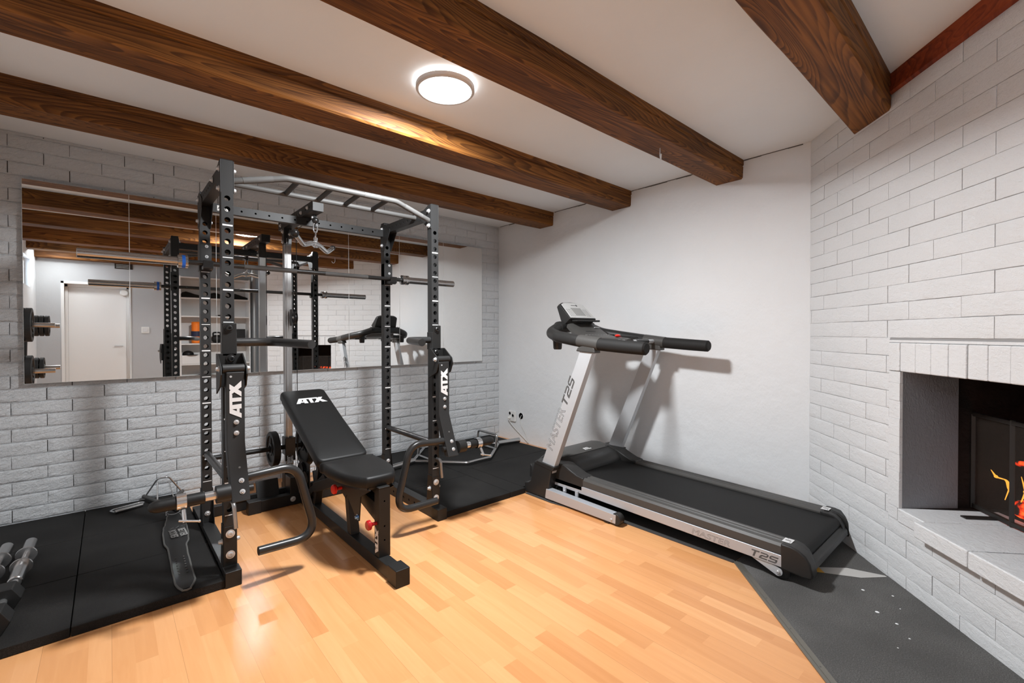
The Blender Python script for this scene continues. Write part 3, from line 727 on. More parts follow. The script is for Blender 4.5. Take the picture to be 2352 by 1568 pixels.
# cable tower
build('tower_beam', perf_tube(MB(), (.9695, 2.985, 1.957), (1.0355, 3.76, 2.018), 'y', 'x', [3.05, 3.13, 3.30, 3.38, 3.46, 3.54], .007), BLKR, rk, smooth=False)
bolts(rk, [((.9695, 3.09, 1.992), (-1, 0, 0)), ((.9695, 3.22, 1.985), (-1, 0, 0)), ((.9695, 3.70, 1.985), (-1, 0, 0))], .009, .01)
build('tower_post', MB().box(.972, 1.022, 3.62, 3.67, .12, 1.84), STL2, rk, bevel=.004)
build('post_socket', MB().box(.970, 1.024, 3.618, 3.672, 1.835, 1.958), BLK2, rk, bevel=.002)
build('post_socket', MB().box(.962, 1.032, 3.61, 3.68, .0, .20), BLK2, rk, bevel=.003)
bolts(rk, [((.97, 3.645, 1.93), (-1, 0, 0)), ((.97, 3.645, 1.855), (-1, 0, 0))], .009, .012)
build('base_beam', MB().box(.972, 1.032, 3.43, 3.74, .004, .064), BLK, rk, bevel=.003)
cg = build('carriage', MB().box(.965, 1.029, 3.602, 3.688, .29, .42).box(.962, 1.032, 3.59, 3.605, .25, .42), BLK2, rk, bevel=.003)
build('carriage_spring', MB().tube([(.992+.022*math.cos(k*.7), 3.60+.014*math.sin(k*.7)-.02, .225+.0011*k) for k in range(60)], .0028, 6), CHR, cg)
build('loading_peg', MB().tube([(.50, 3.645, .345), (1.47, 3.645, .345)], .0165, 16), BLK, cg)
def pulley(c, r, axis=(1, 0, 0)):
    c = Vector(c); ax = Vector(axis)
    p = build('pulley', MB().lathe([(0, -.009), (r, -.009), (r, -.007), (r*.82, -.001), (r*.82, .001), (r, .007), (r, .009), (0, .009)], c, ax, 26), BLK2, rk)
    build('axle', MB().bolt(c-ax*.009, -ax, .008, .01), ZINC, p); return p
pulley((1.0, 3.05, 1.925), .022); pulley((1.0, 3.55, 1.90), .035); pulley((1.03, 3.58, .88+.42), .045); pulley((1.045, 3.50, .19), .060); pulley((1.045, 3.40, .15), .055)
build('pulley_plate', MB().box(1.0, 1.006, 3.56, 3.60, 1.24, 1.36).box(1.056, 1.062, 3.36, 3.56, .08, .26), BLK2, rk, bevel=.001)
build('cable', MB().tube([(1.002, 3.05, 1.90), (1.002, 3.05, 1.86)], .003, 8).tube([(1.045, 3.585, 1.90), (1.045, 3.585, .22)], .0028, 8).tube([(1.02, 3.07, 1.945), (1.03, 3.56, 1.935)], .0028, 8), BLK2, rk)
build('cable', MB().tube([(.985, 3.60, 1.88), (.985, 3.60, .42)], .0022, 6), CHR, rk)
build('cable_stop', MB().sphere((1.001, 3.035, 1.905), .021, 16), BLK2, rk)
# foot plates for rowing
for (a, b) in ((.745, .885), (1.12, 1.26)):
    build('foot_plate', MB().prism([(3.44, .05), (3.49, .172), (3.502, .172), (3.46, .05)], (a, 0, 0), (0, 1, 0), (0, 0, 1), (b-a, 0, 0)), BLK, rk, bevel=.003)
build('foot_plate_bar', MB().bar((.60, 3.475, .085), (1.40, 3.475, .085), .03, .03), BLK, rk, bevel=.002)
build('low_row_bracket', MB().box(.93, .985, 3.36, 3.48, .05, .19), BLK2, rk, bevel=.003)
# band pegs / storage hooks on the front uprights
for c in (.4385, 1.5835):
    build('band_peg', MB().tube(fillet([(c, 2.53, .375), (c, 2.487, .375), (c+.006, 2.478, .262)], .028, 6), .0095, 12), STL2, rk)
    build('band_peg', MB().tube([(c-.0085, 3.20, .475), (c-.0085, 2.60, .475)], .019, 16), DKBAR, rk)

# ---- j hooks
def jhook(xc, label, sgn):
    t = thing('j_hook', label, 'bar hook', (xc, 3.2, 1.55), 'j hooks carrying the barbell')
    build('back_plate', MB().box(xc-.027, xc+.029, 3.190, 3.198, 1.548, 1.705), BLKR, t, bevel=.002)
    build('side_plate', MB().box(xc-.033, xc-.0265, 3.190, 3.245, 1.548, 1.705), BLKR, t, bevel=.001)
    build('cradle', MB().prism([(3.19, 1.555), (3.135, 1.548), (3.112, 1.556), (3.108, 1.600), (3.118, 1.600), (3.124, 1.572), (3.19, 1.572)], (xc-.024, 0, 0), (0, 1, 0), (0, 0, 1), (.05, 0, 0)), BLK2, t, bevel=.003)
    bolts(t, [((xc+.004, 3.190, 1.692), (0, -1, 0)), ((xc+.004, 3.190, 1.632), (0, -1, 0))], .006, .004)
    return t
jhook(.432, 'black j hook on the left rear upright holding the barbell', 1)
jhook(1.583, 'black j hook on the right rear upright holding the barbell', 1)
# ---- barbell
by, bz = 3.152, 1.587
b = thing('barbell', 'long steel barbell with a blue ring resting on the rack hooks', 'barbell', (1.0, by, bz))
build('shaft', MB().tube([(.34, by, bz), (1.67, by, bz)], .0142, 18), DKBAR, b)
for (a, c) in ((.62, .92), (1.10, 1.40)): build('knurling', MB().tube([(a, by, bz), (c, by, bz)], .0147, 18), KNURL, b)
build('sleeve', MB().lathe([(.022, 0), (.025, .003), (.025, .415), (.025, .415)], (-.115, by, bz), (1, 0, 0), 24), STL, b)
build('sleeve', MB().lathe([(.025, 0), (.025, .412), (.022, .415)], (1.72, by, bz), (1, 0, 0), 24), STL, b)
build('collar', MB().lathe([(.025, 0), (.036, .002), (.036, .048), (.025, .052)], (.292, by, bz), (1, 0, 0), 28), STL, b)
build('collar_ring', MB().ring((.312, by, bz), (1, 0, 0), .034, .0366, .016, 28), BLUE, b)
build('collar', MB().lathe([(.025, 0), (.036, .004), (.036, .022), (.031, .026), (.031, .036), (.036, .04), (.036, .056), (.025, .06)], (1.662, by, bz), (1, 0, 0), 28), STL, b)
# ---- dip handles
def dip(x0, sgn, label):
    X = lambda v: x0+sgn*v
    t = thing('dip_handle', label, 'handle', (x0, 2.52, 1.14), 'dip handles on the front uprights')
    c = .43 if sgn > 0 else 1.575
    build('mount_plate', MB().box(c-.029, c+.031, 2.512, 2.528, 1.075, 1.232), BLK, t, bevel=.003)
    xs_ = sorted((X(-.001), X(.006)))
    build('side_plate', MB().box(xs_[0], xs_[1], 2.515, 2.578, 1.08, 1.19), BLKR, t, bevel=.002)
    build('grip_bar', MB().tube(fillet([(X(.004), 2.548, 1.14), (X(.165), 2.545, 1.14), (X(.255), 2.215, 1.131)], .10, 12), .0205, 20), DKBAR, t)
    bolts(t, [((c+.0, 2.512, 1.208), (0, -1, 0))], .014, .012, BLK2, 'locking_pin')
    return t
dip(.456, 1, 'round black dip handle jutting from the left front upright')
dip(1.549, -1, 'short black dip handle on the right front upright')

# ---- lever arms
def lever(left):
    S = 2.005
    X = (lambda v: v) if left else (lambda v: S-v)
    t = thing('lever_arm', 'black lever arm with white logo hanging on the %s front upright' % ('left' if left else 'right'), 'lever arm', (X(.437), 2.45, 1.02), 'lever arms of the rack')
    def bx(mb, x0, x1, *a): a0, a1 = sorted((X(x0), X(x1))); return mb.box(a0, a1, *a)
    # bracket (trolley)
    mb = MB(); bx(mb, .384, .482, 2.512, 2.520, .93, 1.088)
    br = build('trolley', mb, BLK, t, bevel=.002)
    prof = [(2.52, 1.088), (2.50, 1.088), (2.415, 1.03), (2.405, .995), (2.43, .94), (2.52, .90)]
    for xx in (.3795, .4825):
        a = X(xx)-.003
        build('cheek_plate', MB().prism(prof, (a, 0, 0), (0, 1, 0), (0, 0, 1), (.006, 0, 0)), BLK, t, bevel=.001)
    build('pivot_tube', MB().tube([(X(.388), 2.438, 1.02), (X(.476), 2.438, 1.02)], .0205, 22), BLKR, t)
    sd = 1 if not left else -1
    bolts(t, [((X(.377), 2.438, 1.02), (-1 if left else 1, 0, 0)), ((X(.486), 2.438, 1.02), (1 if left else -1, 0, 0))], .010, .014)
    bolts(t, [((X(.437), 2.512, 1.062), (0, -1, 0))], .015, .012, BLK2, 'locking_pin')
    # arm: box section 70 x 45, bends forward at z=.66
    prof = [(2.415, 1.005), (2.460, 1.005), (2.460, .662), (2.358, .436), (2.312, .436), (2.415, .676)]
    x0, x1 = sorted((X(.400), X(.474)))
    arm = build('arm_tube', MB().prism(prof, (x0, 0, 0), (0, 1, 0), (0, 0, 1), (x1-x0, 0, 0)), BLKR, t, bevel=.004, seg=3)
    logo(t, (x1-.014, 2.4142, .792), (0, 0, 1), (-1, 0, 0), .048, 1.32)
    xm = (x0+x1)/2
    bolts(t, [((xm+.002, 2.415, .775), (0, -1, 0)), ((xm+.002, 2.415, .725), (0, -1, 0))], .0075, .006)
    dn = Vector((0, -.915, .404)).normalized()
    for z in (.52, .475):
        k = (z-.436)/(.676-.436); y = 2.312+(2.415-2.312)*k
        bolts(t, [((xm+.008, y, z), dn)], .0075, .006)
    k = (.575-.436)/.24; build('pin_hole', MB().lathe([(.0045, 0), (.0045, .0004), (0, .0004)], (xm+.005, 2.312+.103*k, .575), dn, 12), JT, arm)
    build('logo_dot', MB().lathe([(.005, 0), (.005, .0012), (0, .0012)], (x0+.018, 2.4148, .985), (0, -1, 0), 12), ZINC, t)
    # sleeve
    yy, zz = 2.335, .482
    o_ = -1 if left else 1
    build('sleeve_hub', MB().tube([(X(.398), yy, zz), (X(.345), yy, zz)], .038, 28), BLK, t, bevel=0)
    build('sleeve_core', MB().tube([(X(.346), yy, zz), (X(.296), yy, zz)], .020, 20), CHR, t)
    pr = [(.020, 0), (.0255, .002), (.0255, .155), (.024, .17), (.017, .186), (.006, .192), (0, .193)]
    build('sleeve_cover', MB().lathe(pr, (X(.305), yy, zz-.001), (o_, 0, 0), 24), LEA2, t)
    # lower handle: C shaped tube in a plane just ahead of the arm
    hp = [(X(.474), 2.385, .524), (X(.675), 2.385, .532), (X(.772), 2.39, .225), (X(.745), 2.39, .158), (X(.517), 2.378, .167)] if False else [(X(.470), 2.375, .524), (X(.690), 2.385, .534), (X(.785), 2.392, .158), (X(.517), 2.378, .167)]
    build('handle', MB().tube(fillet(hp, [.095, .085], 12), .0205, 20), DKBAR, t)
    build('handle_hub', MB().tube([(X(.395), 2.352, .478), (X(.492), 2.352, .478)], .016, 16), BLK, t)
    return t
lever(True); lever(False)
# quick collars on the sleeves
def clamp(x, label):
    t = thing('barbell_collar', label, 'collar', (x, 2.335, .45), 'silver clamps on the lever arm sleeves')
    mb = MB().ring((x-.017, 2.335, .481), (1, 0, 0), .0258, .031, .034, 32)
    for k in range(8): 
        a = rad(55+k*10); mb.box(x-.017, x+.017, 2.335-.0325*math.cos(a)-.0012, 2.335-.0325*math.cos(a)+.0012, .481+.0325*math.sin(a)-.0012, .481+.0325*math.sin(a)+.0012)
    build('ring', mb, CHR, t)
    build('screw', MB().tube([(x+.006, 2.315, .452), (x+.007, 2.285, .408)], .008, 14), CHR, t)
    build('lever', MB().tube([(x-.014, 2.287, .420), (x+.055, 2.277, .404)], .0045, 10).sphere((x+.055, 2.277, .404), .006, 10), CHR, t)
    return t
clamp(.222, 'silver ribbed clamp on the left lever arm sleeve above the lifting belt')
clamp(1.768, 'silver clamp on the right lever arm sleeve above the rubber tiles')

# ---- weight plates on the tower
def plate(x, y, z, r, th, label, name='weight_plate', group=None, dish=True, axis=(1, 0, 0), mount=None):
    pr = [(.027, -th*.5), (.045, -th*.5), (.047, -th*.28), (r*.74, -th*.28), (r*.78, -th*.5), (r-.004, -th*.5), (r, -th*.5+.004), (r, th*.5-.004), (r-.004, th*.5), (r*.78, th*.5), (r*.74, th*.28), (.047, th*.28), (.045, th*.5), (.027, th*.5), (.027, -th*.5)]
    mb = MB().lathe(pr[:-1]+[(.027, -th*.5)], (x, y, z), axis, 40)
    t = thing(name, label, 'weight plate', (x, y, z-r), group)
    build('disc', mb, RUBP, t)
    ax = Vector(axis); up = Vector((0, 0, 1)); sd = ax.cross(up); rb = MB()
    for k in range(3):
        a = rad(90+120*k); d = up*math.sin(a)+sd*math.cos(a)
        rb.bar(Vector((x, y, z))+d*.04, Vector((x, y, z))+d*r*.77, .022, th*.9, ax)
    build('spoke', rb, RUBP, t, bevel=.002)
    return t
plate(.895, 3.645, .345, .125, .045, 'black spoked plate on the left peg of the cable tower', group='plates on the cable tower')
plate(1.115, 3.645, .345, .16, .05, 'larger black plate on the right peg of the cable tower, behind the bench', group='plates on the cable tower')

# ---- triceps bar hanging from the tower
t = thing('triceps_bar', 'chrome curved pulldown bar with black ball ends hanging from the cable', 'pulldown bar', (1.0, 3.03, 1.77))
dv = Vector((.19, .165, 0)); c0 = Vector((1.0, 3.03, 1.752)); dn = dv.normalized()
for sg in (-1, 1):
    pts = [c0+dn*sg*.0, c0+dn*sg*.045, c0+dn*sg*.135+Vector((0, 0, -.028)), c0+dn*sg*.205+Vector((0, 0, .012))]
    build('bar_half', MB().tube(fillet(pts, .05, 7), .0145, 16), CHR, t)
build('ball_end', MB().sphere(c0-dn*.222+Vector((0, 0, .024)), .025, 20), BLK2, t)
build('end_cap', MB().sphere(c0+dn*.210+Vector((0, 0, .016)), .0175, 18), BLK2, t)
build('swivel', MB().tube([c0+Vector((0, 0, -.022)), c0+Vector((0, 0, .030))], .013, 14).tube([c0-dn*.022, c0+dn*.022], .0185, 16), CHR, t)
def link(mb, c, a, b_, n_, r):
    pts = []
    for k in range(25):
        t_ = 2*math.pi*k/24; pts.append(Vector(c)+n_*math.cos(t_)*a+Vector((0, 0, 1))*math.sin(t_)*b_)
    return mb.tube(pts, r, 8, cap=False)
mb = MB(); link(mb, (1.0, 3.033, 1.860), .0125, .033, Vector((1, 0, 0)), .0042); build('carabiner', mb, CHR, t)
mb = MB(); link(mb, (1.0, 3.032, 1.808), .011, .026, Vector((.4, .9, 0)), .004); link(mb, (1.0, 3.03, 1.785), .010, .014, Vector((1, 0, 0)), .004); build('shackle', mb, CHR, t)

# ================================================================= BENCH
bn = thing('weight_bench', 'black padded adjustable weight bench with backrest raised inside the rack', 'bench', (1.02, 2.6, 0))
bc = 1.022
build('main_beam', MB().box(.992, 1.052, 1.965, 3.36, .006, .068), BLK, bn, bevel=.003)
build('front_foot', MB().box(.986, 1.058, 1.928, 2.020, 0, .082), BLK, bn, bevel=.004)
build('rear_foot', MB().box(.725, 1.325, 3.356, 3.41, .004, .078), BLK, bn, bevel=.003)
for a, b2 in ((.672, .75), (1.30, 1.378)): build('foot_cap', MB().box(a, b2, 3.350, 3.418, 0, .084), BLK, bn, bevel=.004)
bolts(bn, [((.945, 3.355, .045), (0, -1, 0)), ((1.10, 3.355, .045), (0, -1, 0))], .012, .008)
post = build('front_post', perf_tube(MB(), (.997, 2.128, .066), (1.057, 2.178, .408), 'z', 'y', [.15, .22, .345], .0045), BLK, bn, smooth=False)
build('post_cap', MB().box(.997, 1.057, 2.128, 2.178, .408, .416), BLK, post, bevel=.003)
logo(bn, (.9965, 2.170, .080), (0, 0, 1), (0, -1, 0), .034, 1.45)
# seat frame
build('seat_frame', MB().prism([(2.135, .41), (2.60, .41), (2.60, .35), (2.50, .31), (2.45, .29), (2.43, .315), (2.30, .22), (2.27, .22), (2.25, .35)], (.955, 0, 0), (0, 1, 0), (0, 0, 1), (.006, 0, 0)).prism([(2.135, .41), (2.60, .41), (2.60, .35), (2.50, .31), (2.45, .29), (2.43, .315), (2.30, .22), (2.27, .22), (2.25, .35)], (1.083, 0, 0), (0, 1, 0), (0, 0, 1), (.006, 0, 0)), BLK, bn, bevel=.001)
build('seat_bracket', MB().prism([(2.17, .33), (2.42, .36), (2.42, .30), (2.17, .235)], (1.0, 0, 0), (0, 1, 0), (0, 0, 1), (.045, 0, 0)), BLK2, bn, bevel=.002)
bolts(bn, [((.955, 2.285, .238), (-1, 0, 0))], .010, .014, BLUEB, 'pivot_bolt')
def knob(p, d, r, m):
    return build('adjust_knob', MB().lathe([(r*.35, 0), (r*.35, .022), (r*.5, .026), (r, .034), (r*1.0, .046), (r*.8, .052), (0, .053)], p, d, 24), m, bn)
knob((.955, 2.50, .335), (-1, 0, 0), .026, RED); knob((.997, 2.155, .235), (-1, 0, 0), .024, RED2)
# support strut between frame and beam, backrest struts
build('strut', MB().bar((1.022, 2.56, .36), (1.022, 2.50, .055), .05, .05, (0, 1, 0)), BLK, bn, bevel=.003)
build('hinge_frame', MB().bar((.985, 2.60, .35), (.985, 3.02, .20), .03, .06).bar((1.06, 2.60, .35), (1.06, 3.02, .20), .03, .06), BLK, bn, bevel=.003)
build('ladder', MB().bar((1.022, 3.30, .05), (1.022, 2.88, .30), .06, .04), BLK, bn, bevel=.003)
build('support_leg', MB().bar((1.022, 3.10, .06), (1.022, 2.98, .50), .045, .04, (0, 1, 0)), BLK2, bn, bevel=.003)
# seat pad: outline tapered to the front
def pad(name, outline, o, ex, ey, thick, m, crown=.006, rb=.014):
    """upholstered pad: outline (2d polygon, ccw) in plane o,ex,ey; thickness along -n"""
    o = Vector(o); ex = Vector(ex).normalized(); ey = Vector(ey).normalized(); n = ex.cross(ey); k = len(outline)
    cx = sum(p[0] for p in outline)/k; cy = sum(p[1] for p in outline)/k
    rings = [(1.0, -thick, -.006), (1.0, -thick+.006, 0), (1.0, -rb, 0), (1.0, -rb*.45, -rb*.3), (1.0, -rb*.12, -rb*.75), (1.0, 0, -rb*1.3), (.7, crown*.7, 0), (.35, crown, 0)]
    vs = []
    for s_, h_, ins in rings:
        for (px, py) in outline:
            L0 = math.hypot(px-cx, py-cy); f = s_*(1+ins/L0)
            vs.append(o+ex*(cx+(px-cx)*f)+ey*(cy+(py-cy)*f)+n*h_)
    vs.append(o+ex*cx+ey*cy+n*crown)
    fs = [tuple(reversed(range(k)))]
    for i in range(len(rings)-1):
        for j in range(k): fs.append((i*k+j, i*k+(j+1) % k, (i+1)*k+(j+1) % k, (i+1)*k+j))
    for j in range(k): fs.append(((len(rings)-1)*k+j, (len(rings)-1)*k+(j+1) % k, len(vs)-1))
    return build(name, MB().add(vs, fs), m, bn, angle=75)
def catmull(pts, n=5):
    out = []; k = len(pts)
    for i in range(k):
        p0, p1, p2, p3 = [Vector((*pts[(i+j-1) % k], 0)) for j in range(4)]
        for s_ in range(n):
            t_ = s_/n; out.append(.5*((2*p1)+(p2-p0)*t_+(2*p0-5*p1+4*p2-p3)*t_*t_+(3*p1-p0-3*p2+p3)*t_**3))
    return [(v.x, v.y) for v in out]
so = catmull([(-.055, -.445), (.055, -.445), (.082, -.425), (.112, -.37), (.138, -.29), (.150, -.18), (.148, -.05), (.130, 0), (-.130, 0), (-.148, -.05), (-.150, -.18), (-.138, -.29), (-.112, -.37), (-.082, -.425)], 5)
pad('seat_pad', so, (bc, 2.60, .470), (1, 0, 0), (0, 1, 0), .055, LEA)
build('seat_board', MB().prism([(x*.93, y*.96-.006) for x, y in so], (bc, 2.60, .403), (1, 0, 0), (0, 1, 0), (0, 0, .012)), BLK2, bn)
ang = math.atan2(.785-.462, 3.40-2.625); ey = Vector((0, math.cos(ang), math.sin(ang)))
bo = [(x, y+.42) for x, y in rrect(.29, .84, .035, 5)]
bo2 = []
for i, (x, y) in enumerate(bo): # densify long sides
    x2, y2 = bo[(i+1) % len(bo)]; m_ = max(1, int(math.hypot(x2-x, y2-y)/.06))
    for k in range(m_): bo2.append((x+(x2-x)*k/m_, y+(y2-y)*k/m_))
pad('back_pad', bo2, (bc, 2.625, .4665), (1, 0, 0), ey, .052, LEA)
nn = Vector((1, 0, 0)).cross(ey)
build('back_board', MB().prism([(x*.94, .42+(y-.42)*.98) for x, y in bo], Vector((bc, 2.625, .462))-nn*.066, (1, 0, 0), ey, nn*.013), BLK2, bn)
build('back_frame', MB().bar(Vector((bc, 2.63, .46))-nn*.085, Vector((bc, 3.33, .46+.7*math.tan(ang)))-nn*.085, .06, .036, nn), BLK, bn, bevel=.003)
lo = logo(bn, Vector((bc-.085, 2.625, .462))+ey*.633+nn*.0124+Vector((-.008, 0, 0)), (1, 0, 0), ey, .066, 1.12)

# ================================================================= TREADMILL
tm = thing('treadmill', 'grey and black folding treadmill standing along the plastered wall', 'treadmill', (2.75, 1.6, 0))
TC = 2.75
def both(f):
    for s_ in (1, -1): f(s_)
def tx(s_, d): return TC-s_*d        # d = distance from centre, s_=1 near side
ytop = lambda y: .178+(.205-.178)*(y-.70)/(2.10-.70)
def rail(s_):
    prof = [(.362, -.052), (.362, -.014), (.352, -.002), (.338, 0), (.330, -.001), (.327, -.004), (.318, -.004), (.315, 0), (.300, 0), (.297, -.003), (.288, -.003), (.285, 0), (.268, -.001), (.258, -.010), (.255, -.052)]
    ys = [.765, 1.2, 1.7, 2.085]; vs = []
    for y in ys:
        for d, h in prof: vs.append((tx(s_, d), y, ytop(y)+h))
    k = len(prof); fs = [(i*k+j, (i+1)*k+j, (i+1)*k+(j+1) % k, i*k+(j+1) % k) for i in range(3) for j in range(k)]
    fs += [tuple(range(k)), tuple(reversed(range(3*k, 4*k)))]
    if s_ < 0: fs = [tuple(reversed(f)) for f in fs]
    fs = [tuple(reversed(f)) for f in fs]
    build('side_rail', MB().add(vs, fs), PLAS2, tm, angle=25)
both(rail)
def silver(s_):
    p = [(.704, .066), (2.262, .103), (2.262, .153), (.704, .123)]
    a, b2 = sorted((tx(s_, .366), tx(s_, .33)))
    build('frame_rail', MB().prism(p, (a, 0, 0), (0, 1, 0), (0, 0, 1), (b2-a, 0, 0)), SILV, tm, bevel=.003)
both(silver)
# running belt
bz_ = .018; pts = [(2.12, ytop(2.12)-bz_), (1.6, ytop(1.6)-bz_), (1.1, ytop(1.1)-bz_), (.735, ytop(.735)-bz_)]
cy_, cz_ = .715, ytop(.7)-bz_-.030
for k in range(1, 13): a = rad(90+15*k); pts.append((cy_+.03*math.cos(a), cz_+.03*math.sin(a)))
pts += [(1.0, cz_-.028), (2.1, cz_-.01)]
vs = []
for (y, z) in pts: vs += [(TC-.262, y, z), (TC+.262, y, z)]
fs = [(2*i, 2*i+1, 2*i+3, 2*i+2) for i in range(len(pts)-1)]
build('running_belt', MB().add(vs, fs), BELT, tm, angle=60)
build('deck', MB().prism([(.76, ytop(.76)-.021), (2.12, ytop(2.12)-.021), (2.12, .11), (.76, .10)], (TC-.33, 0, 0), (0, 1, 0), (0, 0, 1), (.66, 0, 0)), BLK2, tm, smooth=False)
build('rear_cover', MB().prism([(.684, .118), (.660, .100), (.655, .072), (.70, .066), (.75, .08), (.75, .105)], (TC-.29, 0, 0), (0, 1, 0), (0, 0, 1), (.58, 0, 0)), PLAS, tm, bevel=.004)
def endcap(s_):
    # rounded rear cap
    prof = [(.78, .06), (.78, ytop(.78)+.002), (.735, .181), (.705, .174), (.675, .155), (.655, .125), (.643, .075), (.650, .055), (.685, .052)]
    a, b2 = sorted((tx(s_, .368), tx(s_, .300)))
    c = build('rear_cap', MB().prism(prof, (a, 0, 0), (0, 1, 0), (0, 0, 1), (b2-a, 0, 0)), PLAS, tm, bevel=.010, seg=3)
    a, b2 = sorted((tx(s_, .300), tx(s_, .250)))
    prof2 = [(.78, .10), (.78, ytop(.78)-.001), (.740, .176), (.712, .168), (.690, .15), (.674, .125), (.664, .085), (.70, .07)]
    build('rear_cap', MB().prism(prof2, (a, 0, 0), (0, 1, 0), (0, 0, 1), (b2-a, 0, 0)), PLAS, tm, bevel=.006, seg=2)
    a, b2 = sorted((tx(s_, .335), tx(s_, .275)))
    lb = build('warning_label', MB().box(a+.004, b2-.004, .745, .785, ytop(.76)+.0022, ytop(.76)+.0034), WHT, tm, bevel=0)
    build('label_print', MB().box(a+.010, b2-.044, .750, .755, ytop(.76)+.003, ytop(.76)+.0038).box(a+.026, b2-.026, .752, .777, ytop(.76)+.003, ytop(.76)+.0038).box(a+.046, b2-.010, .768, .773, ytop(.76)+.003, ytop(.76)+.0038), DARKT, lb, smooth=False)
both(endcap)
# motor hood (loft)
def hood():
    ys = [2.118, 2.13, 2.17, 2.23, 2.30, 2.37, 2.43, 2.475, 2.50, 2.505]
    zs = [.200, .222, .262, .292, .305, .302, .285, .250, .195, .12]
    n = 28; vs = []
    for y, z in zip(ys, zs):
        for i in range(n+1):
            u = -1+2*i/n; x = TC+u*.362; e = abs(u); zz = z-(z-.17 if z > .2 else 0)*max(0, (e-.62)/.38)**1.7
            vs.append((x, y, zz))
        vs.append((TC+.362, y, .10)); vs.append((TC-.362, y, .10))
    k = n+3; fs = [(i*k+j, i*k+(j+1) % k, (i+1)*k+(j+1) % k, (i+1)*k+j) for i in range(len(ys)-1) for j in range(k)]
    fs += [tuple(reversed(range(k))), tuple(range((len(ys)-1)*k, len(ys)*k))]
    return build('motor_hood', MB().add(vs, fs), PLAS, tm, angle=50)
hd = hood()
# lighter inlay on hood + logo mark
vs = []; n = 20
for (y, w0) in ((2.215, .23), (2.25, .27), (2.30, .285), (2.35, .27), (2.385, .22)):
    z = {2.215: .2855, 2.25: .2965, 2.30: .3062, 2.35: .304, 2.385: .2985}[y]
    for i in range(n+1):
        u = -1+2*i/n; x = TC+u*w0; e = abs(u*w0/.362); vs.append((x, y, z+.002-(z-.17)*max(0, (e-.62)/.38)**1.7))
fs = [(i*(n+1)+j, i*(n+1)+j+1, (i+1)*(n+1)+j+1, (i+1)*(n+1)+j) for i in range(4) for j in range(n)]
build('hood_inlay', MB().add(vs, fs), PLAS2, hd, angle=60)
text('hood_mark', 'm.', WHT, hd, (2.715, 2.235, .2965), (1, 0, 0), (0, 1, .14), .075, 0, False, 1, .0008)
def wing(s_):
    p = [(1.985, .07+.04), (1.985, ytop(1.985)+.003), (2.04, .214), (2.10, .236), (2.16, .262), (2.30, .26), (2.44, .24), (2.48, .11)]
    a, b2 = sorted((tx(s_, .366), tx(s_, .256)))
    o = build('hood_wing', MB().prism(p, (a, 0, 0), (0, 1, 0), (0, 0, 1), (b2-a, 0, 0)), PLAS, tm, bevel=.012, seg=3)
both(wing)
build('front_crossbar', MB().box(2.34, 3.16, 2.36, 2.42, .03, .09).box(2.40, 3.10, 2.20, 2.24, .03, .08), PLAS, tm, bevel=.004)
build('lift_motor_frame', MB().box(2.50, 3.0, 2.13, 2.46, .06, .14), BLK2, tm, bevel=.004)
def upright(s_):
    a, b2 = sorted((tx(s_, .415), tx(s_, .370)))
    u = build('upright', MB().prism([(2.350, .19), (2.226, .19), (1.857, 1.080), (1.962, 1.080)], (a, 0, 0), (0, 1, 0), (0, 0, 1), (b2-a, 0, 0)), SILV2, tm, bevel=.002)
    a, b2 = sorted((tx(s_, .430), tx(s_, .345)))
    build('boot', MB().prism([(2.492, .0065), (2.492, .075), (2.450, .085), (2.430, .10), (2.385, .255), (2.215, .238), (2.240, .12), (2.262, .0065)], (a, 0, 0), (0, 1, 0), (0, 0, 1), (b2-a, 0, 0)), PLAS, tm, bevel=.008, seg=3)
    build('collar', MB().prism([(2.375, .235), (2.362, .262), (2.190, .246), (2.205, .215)], (a-.002, 0, 0), (0, 1, 0), (0, 0, 1), (b2-a+.004, 0, 0)), PLAS, tm, bevel=.004)
    a, b2 = sorted((tx(s_, .437), tx(s_, .385)))
    bb = build('base_rail', MB().prism([(2.272, .014), (1.672, .014), (1.668, .070), (2.262, .082)], (a, 0, 0), (0, 1, 0), (0, 0, 1), (b2-a, 0, 0)), SILV, tm, bevel=.003)
    build('transport_wheel', MB().lathe([(.0, 0), (.033, 0), (.036, .004), (.036, .044), (.033, .048), (0, .048)], (a+.002, 1.672, .042), (1, 0, 0), 24), PLAS, tm)
    build('base_foot', MB().box(a, b2, 1.72, 1.76, .0055, .016).box(a, b2, 2.20, 2.24, .006, .016), BLK2, tm)
    if s_ > 0:
        bolts(tm, [((a, 1.70, .035), (-1, 0, 0))], .006, .006)
        build('lift_link', MB().box(2.372, 2.384, 2.13, 2.155, .075, .11).box(2.372, 2.384, 2.02, 2.045, .07, .11), SILV, tm, bevel=.001)
        bolts(tm, [((2.372, 2.142, .085), (-1, 0, 0)), ((2.3343, 1.905, 1.062), (-1, 0, 0))], .006, .005)
both(upright)
def rearleg(s_):
    a, b2 = sorted((tx(s_, .362), tx(s_, .355)))
    prof = [(.98, .10), (.872, .085)]+[(.792+.021*math.cos(rad(a_)), .041+.021*math.sin(rad(a_))) for a_ in range(125, 305, 20)]
    build('leg_plate', MB().prism(prof, (a, 0, 0), (0, 1, 0), (0, 0, 1), (b2-a, 0, 0)), SILV2, tm, bevel=.002)
    a2, b3 = sorted((tx(s_, .352), tx(s_, .328)))
    build('rear_wheel', MB().lathe([(0, 0), (.028, 0), (.036, .004), (.036, .020), (.028, .024), (0, .024)], (a2, .780, .0405), (1, 0, 0), 28), BLK2, tm)
    bolts(tm, [((a if s_ > 0 else b2, .790, .040), (-s_, 0, 0))], .0075, .006)
both(rearleg)
